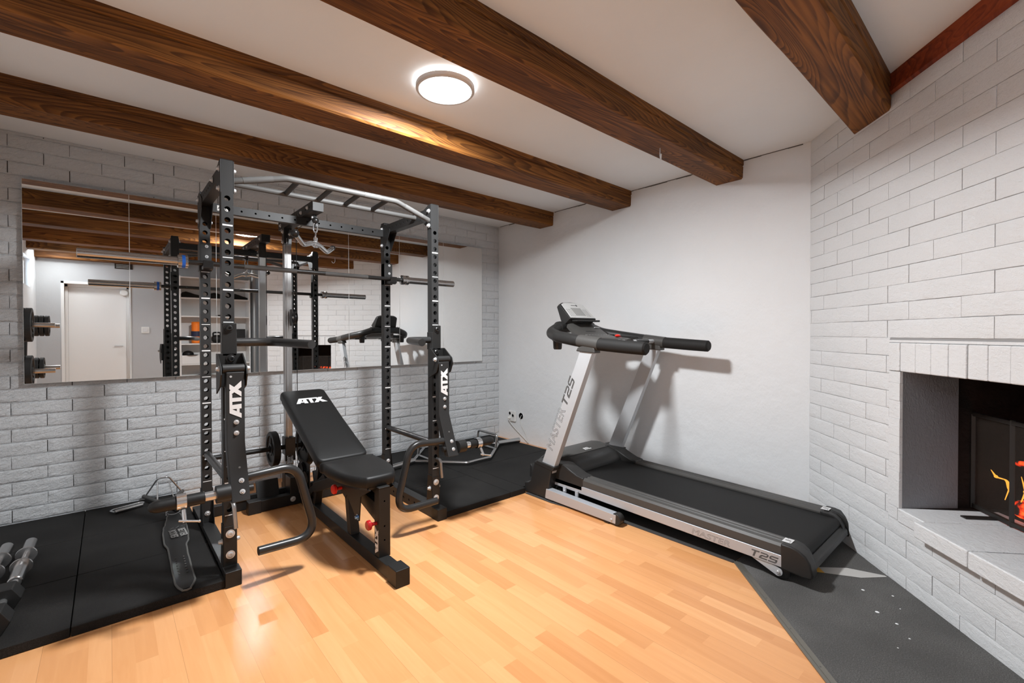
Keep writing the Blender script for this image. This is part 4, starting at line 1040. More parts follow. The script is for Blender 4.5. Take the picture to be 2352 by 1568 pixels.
def model_mark(o, ex, ey, h, name):
    ex = Vector(ex).normalized(); ey = Vector(ey).normalized(); n = ex.cross(ey); mb = MB(); T_ = .20; W_ = 1.15
    def st(x0, y0, x1, y1, xo):
        q = [(x0, y0), (x1, y0), (x1, y1), (x0, y1)]; mb.prism([((xo+a+.32*b)*h, b*h) for a, b in q], Vector(o), ex, ey, n*.0008)
    def dg(pts, xo): mb.prism([((xo+a+.32*b)*h, b*h) for a, b in pts], Vector(o)+n*.00005, ex, ey, n*.0008)
    st(0, 1-T_, W_, 1, 0); st(.42, 0, .70, 1-T_, 0)
    x = 1.32; st(0, 1-T_, .92, 1, x); dg([(.85, 1), (W_, .86), (W_, .60), (.92, .50), (.92, .80)], x); dg([(.20, .40), (W_-.2, .40), (W_, .60), (.35, .60)], x); dg([(0, 0), (.25, 0), (.35, .60), (.12, .52), (0, .30)], x); st(0, 0, W_, T_, x)
    x = 2.62; st(.2, 1-T_, W_, 1, x); dg([(0, .84), (.22, 1), (.25, .6), (.15, .42), (0, .55)], x); dg([(.15, .42), (W_-.15, .42), (W_, .58), (.25, .62)], x); dg([(W_-.25, 0), (W_, .15), (W_, .58), (W_-.25, .45)], x); st(0, 0, W_-.1, T_, x)
    return build(name, mb, DARKT, tm, smooth=False)
text('side_name', 'MASTER', DARKT, tm, (2.3836, 1.222, .0875), (0, -1, -.024), (0, -.012, 1), .040, .15, True, 1.03, sx=1.40)
model_mark((2.3842, .918, .0800), (0, -1, -.024), (0, -.012, 1), .032, 'side_model')
ua = Vector((0, 1.857-2.226, .89)).normalized(); uu = Vector((0, 1, 0)); uu = (uu-ua*uu.dot(ua)).normalized()
text('upright_name', 'MASTER', DARKT, tm, (2.3342, 2.222, .350), ua, uu, .088, .12, True, 1.02, sx=1.02)
model_mark(Vector((2.3348, 2.090, .674)), ua, uu, .054, 'upright_model')
# console arms: U-shaped body
def arm(s_):
    x = tx(s_, .392)
    build('arm_shell', MB().tube(fillet([(x, 1.835, 1.112), (x, 2.03, 1.135), (tx(s_, .375), 2.20, 1.158), (tx(s_, .30), 2.345, 1.185), (tx(s_, .16), 2.375, 1.235)], .10, 7), [.041]*3+[.043]*40 if False else .041, 20), PLAS2 if False else PLAS, tm)
    build('arm_sleeve', MB().tube([(x, 1.82, 1.110), (x, 1.99, 1.130)], .0425, 22), PLAS2, tm)
    build('foam_grip', MB().tube([(x, 1.826, 1.110), (x, 1.62, 1.097), (x, 1.492, 1.090), (x, 1.482, 1.0895)], [.041, .0405, .0395, .030], 24), FOAM, tm)
    a, b2 = sorted((x-.028, x+.028))
    build('upright_shroud', MB().prism([(2.00, 1.062), (1.985, 1.085), (1.94, 1.10), (1.87, 1.10), (1.845, 1.085), (1.84, 1.052)], (a-.005, 0, 0), (0, 1, 0), (0, 0, 1), (b2-a+.010, 0, 0)), PLAS2, tm, bevel=.008, seg=3)
    build('cup_holder', MB().lathe([(.040, 0), (.040, -.02), (.034, -.024), (.031, -.078), (.026, -.086), (0, -.086)], (tx(s_, .285), 2.29, 1.150), (0, 0, 1), 28), PLAS, tm)
both(arm)
build('cross_shell', MB().tube(fillet([(TC-.20, 2.365, 1.225), (TC, 2.385, 1.235), (TC+.20, 2.365, 1.225)], .2, 6), .045, 18), PLAS, tm)
# console head
cw, tw = .155, .138
fb, ft = (2.28, 1.292), (2.418, 1.424)
vs = [(TC-cw, fb[0], fb[1]), (TC+cw, fb[0], fb[1]), (TC+tw+.006, ft[0]-.012, ft[1]-.018), (TC+tw*.7, ft[0], ft[1]-.002), (TC, ft[0]+.004, ft[1]+.004), (TC-tw*.7, ft[0], ft[1]-.002), (TC-tw-.006, ft[0]-.012, ft[1]-.018)]
back = [(TC-cw, 2.36, 1.232), (TC+cw, 2.36, 1.232), (TC+tw, 2.436, 1.385), (TC+tw*.7, 2.448, 1.405), (TC, 2.452, 1.41), (TC-tw*.7, 2.448, 1.405), (TC-tw, 2.436, 1.385)]
n = 7; build('console_head', MB().add(vs+back, [tuple(range(n)), tuple(reversed(range(n, 2*n)))]+[(i, i+n, (i+1) % n+n, (i+1) % n) for i in range(n)]), PLAS, tm, bevel=.006, seg=2)
fn = Vector((0, -(ft[1]-fb[1]), ft[0]-fb[0])).normalized(); fu = Vector((0, ft[0]-fb[0], ft[1]-fb[1])).normalized(); fo = Vector((TC, fb[0], fb[1]))
fc = build('console_face', MB().prism([(-.146, .008), (.146, .008), (.130, .162), (.090, .180), (0, .185), (-.090, .180), (-.130, .162)], fo+fn*.0005, (1, 0, 0), fu, fn*.003), FACE, tm, bevel=.001)
build('screen', MB().prism([(-.062, .034), (.056, .034), (.056, .122), (-.062, .122)], fo+fn*.0036, (1, 0, 0), fu, fn*.0008), LCD, fc, smooth=False)
kb = MB()
for side in (-1, 1):
    for r0 in range(6):
        for c0_ in range(3):
            x = side*(.122-.018*c0_-.0035*r0) if side < 0 else (.070+.018*c0_); x = x if side > 0 else -.118+.019*c0_
            kb.prism([(-.005, -.0018), (.005, -.0018), (.005, .0018), (-.005, .0018)], fo+Vector((x, 0, 0))+fu*(.030+.0145*r0)+fn*.0036, (1, 0, 0), fu, fn*.0008)
build('button_marks', kb, DARKT, fc, smooth=False)
build('face_mark', MB().ring(fo+Vector((.035, 0, 0))+fu*.152+fn*.0036, fn, .005, .010, .0008, 20).prism([(-.030, -.0028), (.020, -.0028), (.022, .0028), (-.028, .0028)], fo+fu*.152+fn*.0036, (1, 0, 0), fu, fn*.0008), DARKT, fc, smooth=False)
build('tablet_ledge', MB().box(TC-.125, TC+.150, 2.240, 2.292, 1.270, 1.284), PLAS, tm, bevel=.004)
# dashboard sweeping down to the hand bar
vs = []; rows = [(2.30, 1.262, .165), (2.25, 1.225, .175), (2.20, 1.185, .195), (2.13, 1.165, .23), (2.06, 1.158, .17), (1.98, 1.152, .085), (1.92, 1.148, .055), (1.885, 1.140, .05)]
nx = 10
for (y, z, hw) in rows:
    for i in range(nx+1):
        u = -1+2*i/nx; vs.append((TC+u*hw+.03*(1 if y < 2.1 else 0), y, z-.012*abs(u)**3))
m0 = len(vs)
for (y, z, hw) in rows:
    for i in range(nx+1):
        u = -1+2*i/nx; vs.append((TC+u*hw+.03*(1 if y < 2.1 else 0), y+.01, z-.035))
fs = []; k = nx+1
for i in range(len(rows)-1):
    for j in range(nx):
        fs.append((i*k+j, (i+1)*k+j, (i+1)*k+j+1, i*k+j+1)); fs.append((m0+i*k+j, m0+i*k+j+1, m0+(i+1)*k+j+1, m0+(i+1)*k+j))
    fs.append((i*k, m0+i*k, m0+(i+1)*k, (i+1)*k)); fs.append((i*k+nx, (i+1)*k+nx, m0+(i+1)*k+nx, m0+i*k+nx))
e_ = len(rows)-1
fs.append(tuple([j for j in range(nx+1)]+[m0+j for j in range(nx, -1, -1)])); fs.append(tuple([e_*k+j for j in range(nx, -1, -1)]+[m0+e_*k+j for j in range(nx+1)]))
db = build('dashboard', MB().add(vs, fs), PLAS2, tm, angle=40)
build('tray_recess', MB().prism([(-.055, -.018), (.06, -.018), (.05, .014), (-.05, .014)], (TC, 2.213, 1.1965), (1, 0, 0), Vector((0, .05, .04)), Vector((0, -.0006, .001))), BLK2, db, smooth=False)
build('status_label', MB().box(TC+.09, TC+.15, 2.244, 2.252, 1.2245, 1.229), WHT, db, smooth=False)
kb = MB()
for i in range(9): kb.box(TC-.13+i*.034, TC-.112+i*.034, 2.150, 2.156, 1.1695, 1.1712)
build('key_marks', kb, WHT, db, smooth=False)
# side webs joining dashboard to arms
for s_ in (1, -1):
    build('arm_web', MB().tube(fillet([(tx(s_, .20), 2.15, 1.150), (tx(s_, .32), 2.09, 1.140), (tx(s_, .385), 2.02, 1.130)], .05, 6), .024, 14), PLAS, tm)
build('hand_bar', MB().tube([(TC-.38, 1.90, 1.120), (TC+.38, 1.90, 1.120)], .015, 16), SILV2, tm)
for (a, b2) in ((-.22, -.06), (.12, .28)): build('pulse_sensor', MB().tube([(TC+a, 1.90, 1.120), (TC+b2, 1.90, 1.120)], .0165, 16), BLK2, tm)
for (a, b2) in ((-.215, -.15), (-.135, -.07), (.125, .19), (.205, .27)): build('sensor_strip', MB().box(TC+a, TC+b2, 1.892, 1.908, 1.130, 1.1376), CHR, tm, bevel=.001)
sk = build('safety_key', MB().sphere((2.775, 1.985, 1.163), .022, 14, (1.2, .8, .5)), RED, tm)
build('key_cord', MB().tube(fillet([(2.79, 1.99, 1.165), (2.84, 2.02, 1.168), (2.93, 2.13, 1.165), (2.99, 2.10, 1.150)], .04, 6), .0022, 6), RED2, sk)

# ================================================================= SMALL THINGS ON THE MATS
# lifting belt lying on the mat
b = thing('lifting_belt', 'black leather lifting belt lying open on the rubber tiles', 'belt', (.28, 3.0, .04))
ctr = [(2.492, .252), (2.56, .256), (2.68, .258), (2.85, .262), (3.0, .266), (3.07, .270), (3.2, .277), (3.32, .285), (3.38, .289), (3.52, .298), (3.56, .300)]
wid = [.026, .037, .037, .037, .039, .053, .056, .054, .044, .036, .030]
def beltmesh(wo, z0, z1, inset=0):
    top = []; n = len(ctr)
    L_s = [(x-(w0-inset), y) for (y, x), w0 in zip(ctr, wid)]; R_s = [(x+(w0-inset), y) for (y, x), w0 in zip(ctr, wid)]
    return L_s+R_s[::-1]
def dens(poly): 
    out = []
    for i in range(len(poly)):
        a, b_ = poly[i], poly[(i+1) % len(poly)]; m_ = max(1, int(math.hypot(a[0]-b_[0], a[1]-b_[1])/.03))
        for k in range(m_): out.append((a[0]+(b_[0]-a[0])*k/m_, a[1]+(b_[1]-a[1])*k/m_))
    return out
oc = catmull(dens(beltmesh(0, 0, 0)), 2)
def belt_surface():
    mb = MB(); vs = []; n = 44; m_ = 12; 
    ys = [2.486+(3.56-2.486)*i/n for i in range(n+1)]
    def at(y):
        for i in range(len(ctr)-1):
            if ctr[i][0] <= y <= ctr[i+1][0]:
                t_ = (y-ctr[i][0])/(ctr[i+1][0]-ctr[i][0]); t_ = t_*t_*(3-2*t_); return ctr[i][1]*(1-t_)+ctr[i+1][1]*t_, wid[i]*(1-t_)+wid[i+1]*t_
        return (ctr[0][1], wid[0]*.7) if y < ctr[0][0] else (ctr[-1][1], wid[-1])
    def hh(y): return .047+.010*math.exp(-((y-3.2)/.22)**2)+.004*math.exp(-((y-2.52)/.05)**2)
    edge = []
    for y in ys:
        c_, w0 = at(y)
        for j in range(m_+1):
            u = -1+2*j/m_; vs.append((c_+u*w0, y, hh(y)+.003*abs(u)**2-.003))
    for y in ys:
        c_, w0 = at(y)
        for j in range(m_+1):
            u = -1+2*j/m_; vs.append((c_+u*w0, y, hh(y)-.011+.003*abs(u)**2))
    k = m_+1; o2 = (n+1)*k; fs = []
    for i in range(n):
        for j in range(m_):
            fs.append((i*k+j, i*k+j+1, (i+1)*k+j+1, (i+1)*k+j)); fs.append((o2+i*k+j, o2+(i+1)*k+j, o2+(i+1)*k+j+1, o2+i*k+j+1))
        fs.append((i*k, (i+1)*k, o2+(i+1)*k, o2+i*k)); fs.append((i*k+m_, o2+i*k+m_, o2+(i+1)*k+m_, (i+1)*k+m_))
    fs.append(tuple([j for j in range(k)]+[o2+j for j in range(k-1, -1, -1)])); fs.append(tuple([n*k+j for j in range(k-1, -1, -1)]+[o2+n*k+j for j in range(k)]))
    build('belt_body', MB().add(vs, fs), LEA2, b, angle=60)
    lp = []; rp = []
    for y in ys:
        c_, w0 = at(y); lp.append((c_-w0, y, hh(y)-.004)); rp.append((c_+w0, y, hh(y)-.004))
    c_, w0 = at(ys[0]); front = [(c_-w0*.8, ys[0]-.012, .046), (c_, ys[0]-.018, .046), (c_+w0*.8, ys[0]-.012, .046)]
    build('edge_binding', MB().tube(lp[::-1]+front+rp, .0048, 8), STITCH, b)
    hb = MB()
    for i in range(7):
        y = 2.66+.032*i; c_, w0 = at(y)
        for u in (-.45, .45): hb.sphere((c_+u*w0, y, hh(y)-.0005), .0042, 8, (1, 1, .4))
    build('punch_hole', hb, JT, b)
    return at, hh
at, hh = belt_surface()
zt = hh(3.2)+.0030
text('belt_text', 'BETTER', PRINT, b, (.291, 3.245, zt-.002), (.03, -1, 0), (1, .03, 0), .046, sx=.80)
text('belt_text', 'BODIES', PRINT, b, (.248, 3.245, zt-.002), (.03, -1, 0), (1, .03, 0), .046, sx=.80)
for ob_ in list(b.children):
    if ob_.name.startswith('belt_text'):
        for v_ in ob_.data.vertices: v_.co.z = hh(v_.co.y+ROOT[b.name].y)+.0016+(v_.co.z-(zt-.002-ROOT[b.name].z))-ROOT[b.name].z
build('belt_mark', MB().bar((.254, 3.262, zt-.001), (.282, 3.262, zt-.001), .004, .001).bar((.254, 3.262, zt-.001), (.276, 3.285, zt-.001), .005, .001).bar((.282, 3.262, zt-.001), (.300, 3.288, zt-.001), .005, .001).bar((.302, 3.262, zt-.001), (.330, 3.262, zt-.001), .004, .001).bar((.308, 3.288, zt-.001), (.336, 3.288, zt-.001), .005, .001), STITCH, b, smooth=False)
lpz = [(.300+.034*math.cos(a), 3.565+.004, .062+.018*math.sin(a)) for a in [2*math.pi*k/16 for k in range(17)]]
build('buckle', MB().tube([(.262, 3.57, .045), (.262, 3.58, .085), (.335, 3.60, .085), (.335, 3.59, .045)], .0035, 8).tube(lpz, .003, 6, cap=False), CHR, b)
build('belt_keeper', MB().tube([(.266+.003*k, 3.60+.003*math.sin(k), .070+.012*math.sin(k*.28)) for k in range(25)], .011, 10), LEA2, b)
# stirrup handle
t = thing('stirrup_handle', 'chrome rectangular stirrup handle lying near the brick wall', 'cable handle', (.09, 3.87, .04))
mb = MB().tube([(.022, 3.835, .052), (.160, 3.885, .052)], .0125, 14); build('grip', mb, STL, t)
build('frame', MB().tube(fillet([(.022, 3.835, .052), (.000, 3.875, .052), (.015, 3.905, .050), (.150, 3.952, .050), (.172, 3.935, .052), (.160, 3.885, .052)], .015, 4), .0052, 10), CHR, t)
# V handle
t = thing('v_handle', 'chrome close-grip V handle with dark grips standing beside the rack', 'cable handle', (.29, 3.93, .04))
ap = Vector((.273, 3.87, .205))
build('grip', MB().tube([(.175, 4.025, .066), (.240, 3.845, .064)], .0135, 14), GUN, t); build('grip', MB().tube([(.385, 3.985, .066), (.325, 3.845, .064)], .0135, 14), GUN, t)
build('frame', MB().tube(fillet([(.182, 4.005, .072), tuple(ap+Vector((-.03, .03, 0))), tuple(ap+Vector((.03, .03, 0))), (.380, 3.968, .072)], .03, 6), .0055, 10).tube([(.238, 3.853, .075), tuple(ap+Vector((-.032, .02, -.022)))], .005, 10).tube([(.324, 3.855, .075), tuple(ap+Vector((.028, .02, -.022)))], .0035, 10), CHR, t)
# loadable chrome dumbbell handles
def dbar(p, q, label):
    p = Vector(p); q = Vector(q); d = (q-p); L0 = d.length; d.normalize()
    t = thing('dumbbell_bar', label, 'dumbbell bar', (p.x, p.y, .04), 'chrome dumbbell bars on the left mat')
    build('sleeve', MB().lathe([(.022, 0), (.0255, .003), (.0255, .175)], p, d, 26), STL, t)
    build('collar', MB().lathe([(.026, 0), (.038, .001), (.040, .006), (.038, .011), (.026, .012)], p+d*.176, d, 30), CHR, t)
    build('grip', MB().tube([p+d*.186, p+d*(L0-.186)], .0145, 18), STL, t)
    build('collar', MB().lathe([(.026, 0), (.038, .001), (.040, .006), (.038, .011), (.026, .012)], p+d*(L0-.188), d, 30), CHR, t)
    build('sleeve', MB().lathe([(.0255, 0), (.0255, .172), (.022, .175)], p+d*(L0-.176), d, 26), STL, t)
    build('end_bolt', MB().lathe([(.021, 0), (.021, .004), (.012, .004), (.012, .014), (0, .014)], p+d*L0, d, 18), CHR, t)
dbar((-.312, 3.47, .087), (-.318, 2.955, .087), 'chrome dumbbell bar with wide collars lying on the left mat, nearer the rack')
dbar((-.398, 3.47, .087), (-.41, 2.955, .087), 'chrome dumbbell bar cut off by the left picture edge')
def hexdb(c, d, label):
    c = Vector(c); d = Vector(d).normalized(); t = thing('hex_dumbbell', label, 'dumbbell', (c.x, c.y, .04), None)
    up = Vector((0, 0, 1)); sd = d.cross(up)
    for s_ in (-1, 1):
        a = c+d*s_*.060; poly = [(.055*math.cos(rad(60*k)), .055*math.sin(rad(60*k))) for k in range(6)]
        build('head', MB().prism(poly, a, sd, up, d*s_*.085), RUBP, t, bevel=.005, seg=3)
    build('handle', MB().tube([c-d*.066, c-d*.035, c, c+d*.035, c+d*.066], [.014, .016, .0175, .016, .014], 16), CHR, t)
hexdb((-.335, 2.705, .088), (.04, 1, 0), 'black hexagonal dumbbell at the left picture edge in front of the chrome bars')
# trap bar on the right mats
t = thing('trap_bar', 'steel trap bar lying on the rubber tiles in the corner', 'trap bar', (2.48, 3.57, .04))
zt = .066
A, Bq, Cq, D, B2, C2 = (2.965, 3.568, zt), (2.570, 3.215, zt), (2.315, 3.205, zt), (1.99, 3.565, zt), (2.570, 3.915, zt), (2.315, 3.925, zt)
build('frame', MB().tube(fillet([A, Bq, Cq, D], .05, 5), .0145, 14).tube(fillet([A, B2, C2, D], .05, 5), .0145, 14), STL, t)
build('sleeve', MB().tube([(2.955, 3.568, zt+.003), (3.215, 3.535, zt+.003)], .0245, 20), STL, t); build('sleeve', MB().tube([(2.0, 3.566, zt+.003), (1.745, 3.50, zt+.003)], .0245, 20), STL, t)
for (x, y0_, y1_) in ((2.80, 3.42, 3.716), (2.125, 3.42, 3.716)):
    s_ = .02
    build('d_handle', MB().tube(fillet([(x, y0_+.0, zt), (x+s_, y0_, zt+.135), (x+s_, y1_, zt+.135), (x, y1_, zt)], .03, 6), .0115, 14), STL, t)
build('cross_handle', MB().tube([(2.80, 3.42, zt), (2.80, 3.716, zt)], .012, 12), STL, t); build('cross_handle', MB().tube([(2.125, 3.42, zt), (2.125, 3.716, zt)], .012, 12), STL, t)
# wall socket and cables
t = thing('wall_socket', 'white double wall socket with a plugged cable low on the plastered wall', 'socket', (XW, 3.81, .26))
build('plate', MB().box(XW-.022, XW, 3.752, 3.862, .208, .325), WPL, t, bevel=.006)
build('socket_ring', MB().ring((XW-.022, 3.835, .295), (-1, 0, 0), .016, .02, .002, 24).ring((XW-.022, 3.785, .275), (-1, 0, 0), .016, .02, .002, 24), WHTC, t)
build('plug', MB().lathe([(.016, 0), (.016, .02), (.010, .03), (0, .03)], (XW-.022, 3.835, .245), (-1, 0, 0), 18), WPL, t)
build('power_cable', MB().tube(fillet([(XW-.045, 3.835, .235), (XW-.03, 3.815, .19), (XW-.012, 3.74, .12), (XW-.012, 3.62, .055), (XW-.012, 3.55, .012)], .06, 7), .0045, 10), WHTC, t)
t = thing('wall_cable', 'grey cable coming out of a round hole beside the wall socket', 'cable', (XW, 3.67, .275))
build('hole_ring', MB().ring((XW-.004, 3.673, .283), (1, 0, 0), .028, .033, .003, 28), PL, t); build('hole', MB().lathe([(0, 0), (.028, 0)], (XW-.0015, 3.673, .283), (-1, 0, 0), 24), JT, t)
build('cord', MB().tube(fillet([(XW-.002, 3.665, .295), (XW-.02, 3.675, .25), (XW-.012, 3.66, .18), (XW-.012, 3.59, .10), (XW-.012, 3.565, .05), (XW-.012, 3.555, .012)], .05, 6), .0028, 8), WHTC, t)
# hook in beam C
t = thing('ceiling_hook', 'small pale metal hook screwed under the ceiling beam', 'hook', (2.443, 1.45, 2.268))
build('hook_wire', MB().tube(fillet([(2.443, 1.45, 2.275), (2.446, 1.452, 2.225), (2.438, 1.443, 2.195), (2.420, 1.43, 2.195), (2.408, 1.422, 2.218)], .014, 5), .0032, 8), ZINC, t)
# tape strip on the floor
t = thing('tape_strip', 'milky adhesive tape strip with a yellow end behind the treadmill', 'tape', (2.7, .6, .005))
build('tape', MB().prism([(2.66, .700), (2.622, .660), (2.70, .53), (2.80, .45), (2.81, .46), (2.76, .60)], (0, 0, .0046), (1, 0, 0), (0, 1, 0), (0, 0, .001)), TAPEW, t, smooth=False)
build('yellow_end', MB().prism([(2.70, .74), (2.665, .70), (2.622, .660), (2.60, .695), (2.64, .74)], (0, 0, .0048), (1, 0, 0), (0, 1, 0), (0, 0, .0012)), YEL, t, smooth=False)

# ================================================================= FIRE
t = thing('fire_screen', 'black iron spark screen standing before the fire', 'fire screen', tuple(fp(1.2, -.33, .36)))
def fpt(s, d, z): return tuple(fp(s, d, z))
z0, z1 = .375, .80
fr = MB()
ps = [(.765, -.345), (.985, -.318), (1.42, -.318), (1.64, -.345)]
for (s_, d) in ps: fr.bar(fpt(s_, d, z0-.012), fpt(s_, d, z1+(.012 if s_ in (.985, 1.42) else 0)), .016, .016, (0, 1, 0))
for (p, q) in zip(ps, ps[1:]):
    for z in (z0, z1): fr.bar(fpt(*p, z), fpt(*q, z), .016, .018)
build('frame', fr, IRON, t, bevel=.001)
for (p, q) in zip(ps, ps[1:]):
    build('mesh_panel', MB().add([fpt(*p, z0), fpt(*q, z0), fpt(*q, z1), fpt(*p, z1)], [(0, 1, 2, 3)]), MESH, t, smooth=False)
build('foot', MB().bar(fpt(.90, -.20, .364), fpt(.90, -.33, .364), .03, .006), IRON, t); build('foot', MB().bar(fpt(1.50, -.20, .364), fpt(1.50, -.33, .364), .03, .006), IRON, t)
def log(p, q, r, m, label, seed):
    p = Vector(p); q = Vector(q); n = 14; pts = []; rs = []
    for i in range(n+1):
        u = i/n; pts.append(p*(1-u)+q*u+Vector((0, 0, .01*mnoise.noise(Vector((u*3, seed, 0)))))); rs.append(r*(1+.22*mnoise.noise(Vector((u*5, seed, 3))))*(.75 if i in (0, n) else 1))
    solid('burning_log', MB().tube(pts, rs, 12), m, label, 'log', 'logs in the fireplace')
log(fpt(.875, -.43, .405), fpt(1.32, -.46, .43), .040, EMB, 'glowing ember log low in the fire', 1)
log(fpt(.90, -.47, .50), fpt(1.35, -.50, .47), .036, EMB, 'red glowing log in the middle of the fire', 2)
log(fpt(.868, -.44, .602), fpt(1.30, -.48, .60), .016, EMB, 'thin glowing log on top of the fire', 3)
log(fpt(.84, -.58, .40), fpt(1.5, -.62, .42), .05, CHAR, 'charred dark log behind the embers', 4)
log(fpt(.90, -.49, .555), fpt(1.30, -.54, .56), .026, CHAR, 'charred dark log between the glowing ones', 6)
def flame(pts, d, rs, label):
    P = fillet([fp(s_, d, z) for s_, z in pts], .02, 5); n = len(P)
    solid('flame', MB().tube(P, [rs[0]+(max(rs)-rs[0])*math.sin(math.pi*k/(n-1)) if k < n-1 else .001 for k in range(n)], 8), FLM, label, 'flame', 'flames in the fireplace')
flame([(.845, .430), (.864, .485), (.855, .520), (.820, .522)], -.41, [.0015, .006], 'thin curling yellow flame left of the screen post')
flame([(.835, .519), (.800, .520), (.775, .545)], -.41, [.0015, .007], 'small yellow flame tip left in the firebox')
flame([(.93, .45), (.95, .50), (.93, .56)], -.40, [.0015, .007], 'orange flame rising between the logs, at the right picture edge')

# ================================================================= THINGS SEEN IN THE MIRROR
dr = thing('door_1', 'x', 'x', (-.11, YB, 0)); del dr['label']; del dr['category']; dr['kind'] = 'structure'
build('door_frame', MB().box(-.51, -.475, YB-.15, YB+.012, 0, 1.96).box(.250, .285, YB-.15, YB+.012, 0, 1.96).box(-.51, .285, YB-.15, YB+.012, 1.925, 1.96).box(-.475, -.44, YB-.15, YB-.10, 0, 1.925).box(.22, .25, YB-.15, YB-.10, 0, 1.925).box(-.475, .25, YB-.15, YB-.10, 1.885, 1.925), DOOR, dr, bevel=.003)
build('door_leaf', MB().box(-.44, .22, YB-.16, YB-.12, .005, 1.885), DOOR, dr, bevel=.003)
build('door_handle', MB().tube([(.17, YB-.12, 1.0), (.17, YB-.07, 1.0), (.07, YB-.07, 1.0)], .009, 12), ZINC, dr)
struct('door_backing', MB().box(-.7, .5, YB-.30, YB-.2, -.05, 2.1), GW, dr, smooth=False)
build('door_closer', MB().lathe([(0, 0), (.05, .004), (.05, .05), (.04, .06), (0, .06)], (.19, YB-.12, 1.83), (0, 1, 0), 20), WPL, dr)
t = thing('air_vent', 'black slotted air vent high on the rear wall, seen in the mirror', 'vent', (.19, YB, 2.2))
build('frame', MB().box(.083, .308, YB, YB+.012, 2.19, 2.275), IRON, t, bevel=.002)
for k in range(3): build('slat', MB().box(.10, .25, YB+.012, YB+.018, 2.205+.022*k, 2.211+.022*k), WPL, t)
t = thing('light_switch', 'white light switch on the rear wall, seen in the mirror', 'switch', (.455, YB, 1.2))
build('plate', MB().rbox(.455, YB+.006, 1.25, .10, .012, .10, .01, axis='y'), WPL, t, bevel=.002); build('rocker', MB().box(.425, .485, YB+.012, YB+.018, 1.222, 1.278), WHT, t, bevel=.002)
# shelf unit
t = thing('shelf_unit', 'tall white open shelf unit on the rear wall, seen in the mirror', 'shelf', (1.36, YB+.15, 0))
x0, x1, y0, y1 = .872, 1.850, YB+.006, -.965
build('side_panel', MB().box(x0, x0+.018, y0, y1, 0, 2.12), SHF, t, bevel=.001); build('side_panel', MB().box(x1-.018, x1, y0, y1, 0, 2.12), SHF, t, bevel=.001)
build('back_panel', MB().box(x0+.018, x1-.018, y0, y0+.006, 0, 2.12), SHF, t, smooth=False)
shz = [2.10, 1.765, 1.47, 1.022, .69, .35, .03]
for z in shz: build('shelf_board', MB().box(x0+.018, x1-.018, y0+.006, y1-.002, z-.010, z+.010), SHF, t, bevel=.001)
build('drawer_front', MB().box(x0+.02, x0+.30, y1-.02, y1, .702, .84), SHF, t, bevel=.002)
yc = -1.08
r = thing('foam_roller', 'bright orange foam roller with a dark band, upright on the shelf seen in the mirror', 'foam roller', (1.105, yc, 1.033))
build('roller_body', MB().lathe([(.055, 0)]+[(.072 if k % 2 else .066, .005+.0195*k) for k in range(18)]+[(.055, .352)], (1.105, yc, 1.033), (0, 0, 1), 20), ORG, r)
build('band', MB().ring((1.105, yc, 1.145), (0, 0, 1), .066, .075, .085, 24), NAVY, r)
def shoe(x, y, z, a, label):
    t = thing('shoe', label, 'shoe', (x, y, z), 'black shoes on the upper shelf')
    ca, sa = math.cos(a), math.sin(a); vs = []; n = 9
    secs = [(-.14, .030, .035), (-.11, .037, .085), (-.06, .036, .098), (0, .038, .080), (.05, .044, .060), (.10, .044, .048), (.14, .026, .032)]
    for (l, w0, h) in secs:
        for k in range(n):
            th = math.pi*k/(n-1); px = l; py = -w0*math.cos(th); pz = .006+h*math.sin(th)
            vs.append((x+px*ca-py*sa, y+px*sa+py*ca, z+pz))
    fs = [(i*n+j, i*n+j+1, (i+1)*n+j+1, (i+1)*n+j) for i in range(len(secs)-1) for j in range(n-1)]+[(i*n, (i+1)*n, (i+1)*n+n-1, i*n+n-1) for i in range(len(secs)-1)]+[tuple(range(n)), tuple(reversed(range((len(secs)-1)*n, len(secs)*n)))]
    build('upper', MB().add(vs, fs), LEA2, t, angle=50)
    build('sole', MB().prism([(-.145, -.03), (-.05, -.038), (.06, -.045), (.13, -.032), (.15, 0), (.13, .032), (.06, .045), (-.05, .038), (-.145, .03)], (x, y, z+.001), (ca, sa, 0), (-sa, ca, 0), (0, 0, .012)), IRON, t)
shoe(1.03, yc, 1.776, .15, 'black shoe at the left end of the upper shelf in the mirror')
shoe(1.42, yc, 1.776, .1, 'black shoe in the middle of the upper shelf in the mirror')
shoe(1.70, yc, 1.776, -.1, 'black shoe at the right end of the upper shelf in the mirror')
def solidthing(name, mb, m, label, cat, **k): return solid(name, mb, m, label, cat, **k)
solidthing('cap', MB().sphere((.99, yc, .855), .08, 16, (1, 1, .75)).lathe([(.0, 0), (.09, .0), (.085, .006), (0, .006)], (1.03, yc+.07, .842), (0, 0, 1), 20), LEA2, 'dark striped knit cap on top of the white drawer', 'cap')
solidthing('kettlebell', MB().sphere((1.38, yc, 1.033+.07), .07, 18).tube(fillet([(1.34, yc, 1.15), (1.335, yc, 1.21), (1.425, yc, 1.21), (1.42, yc, 1.15)], .03, 5), .013, 10), RUBP, 'black kettlebell with curved handle on the shelf beside the roller', 'kettlebell')
solidthing('black_box', MB().box(1.56, 1.78, yc-.08, yc+.08, 1.033, 1.27), BLK, 'upright black box at the right end of the shelf', 'box', bevel=.008)
solidthing('black_bag', MB().sphere((1.22, yc, .70+.0-.26), .20, 18, (1.15, .55, .42)), LEA2, 'soft black bag on the lowest visible shelf', 'bag')
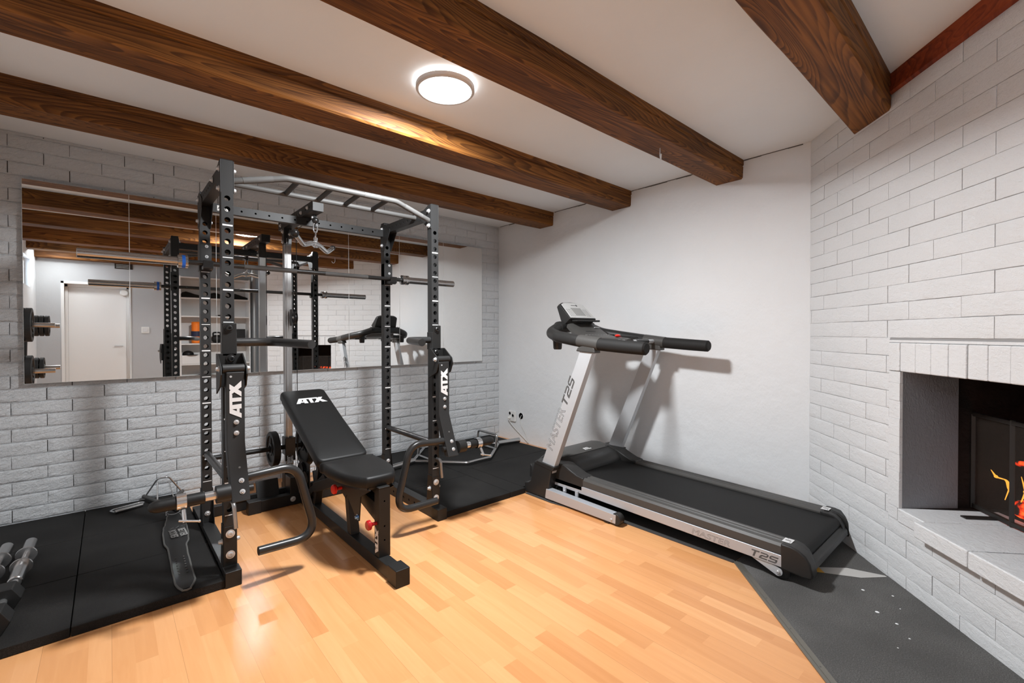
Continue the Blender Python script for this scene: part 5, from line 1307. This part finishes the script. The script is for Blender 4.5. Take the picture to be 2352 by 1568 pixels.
solidthing('tape_roll', MB().ring((1.60, yc+.0, .78), (0, 1, 0), .035, .065, .05, 26), WHTC, 'white roll standing on the shelf below the black box', 'roll')
solidthing('yoga_strap', MB().tube([(1.5+.11*math.cos(k*.4), yc+.05*math.sin(k*.4), 1.482+.002*k) for k in range(14)], .010, 8), BLK, 'black coiled strap lying on the second shelf', 'strap')
# duct
t = thing('ventilation_duct', 'vertical galvanised spiral duct beside the white shelves, seen in the mirror', 'duct', (1.94, -1.10, 0))
build('duct_pipe', MB().tube([(1.94, -1.10, 0), (1.94, -1.10, CE)], .055, 28), DUCT, t)
sp_ = MB()
for k in range(20): sp_.ring((1.94, -1.10, .06+.12*k), (0, 0, 1), .054, .058, .006, 28)
build('spiral_seam', sp_, DUCT, t)
# plate tree by the left wall
for (y, nm) in ((1.20, 'nearer'), (.55, 'farther')):
    pt = thing('plate_tree', 'black steel plate rack on the left wall, %s to the mirror' % nm, 'plate rack', (-.68, y, 0), 'plate racks seen in the mirror')
    build('post', MB().bar((-.735, y, .03), (-.70, y, 1.42), .05, .05, (0, 1, 0)), BLK, pt, bevel=.003)
    build('foot', MB().box(-.75, -.42, y-.03, y+.03, .0, .05), BLK, pt, bevel=.003)
    for z in (1.28, .80):
        build('peg', MB().tube([(-.71, y, z), (-.42, y, z)], .0235, 18), STL, pt)
    if nm == 'nearer':
        for z, r0 in ((1.28, .175), (.80, .165)):
            plate(-.665, y, z, r0, .05, 'large black plate against the wall on the %s peg of the nearer plate rack' % ('upper' if z > 1 else 'lower'), group='plates on the wall racks')
            plate(-.610, y, z, r0, .05, 'large black plate in front on the %s peg of the nearer plate rack' % ('upper' if z > 1 else 'lower'), group='plates on the wall racks')
    else:
        for z in (1.28, .80):
            for k in range(4 if z > 1 else 3):
                plate(-.655+.044*k, y, z, .118, .036, 'small black plate %s on the %s peg of the farther plate rack' % (['nearest the wall', 'second from the wall', 'third from the wall', 'outermost'][k], 'upper' if z > 1 else 'lower'), group='plates on the wall racks')
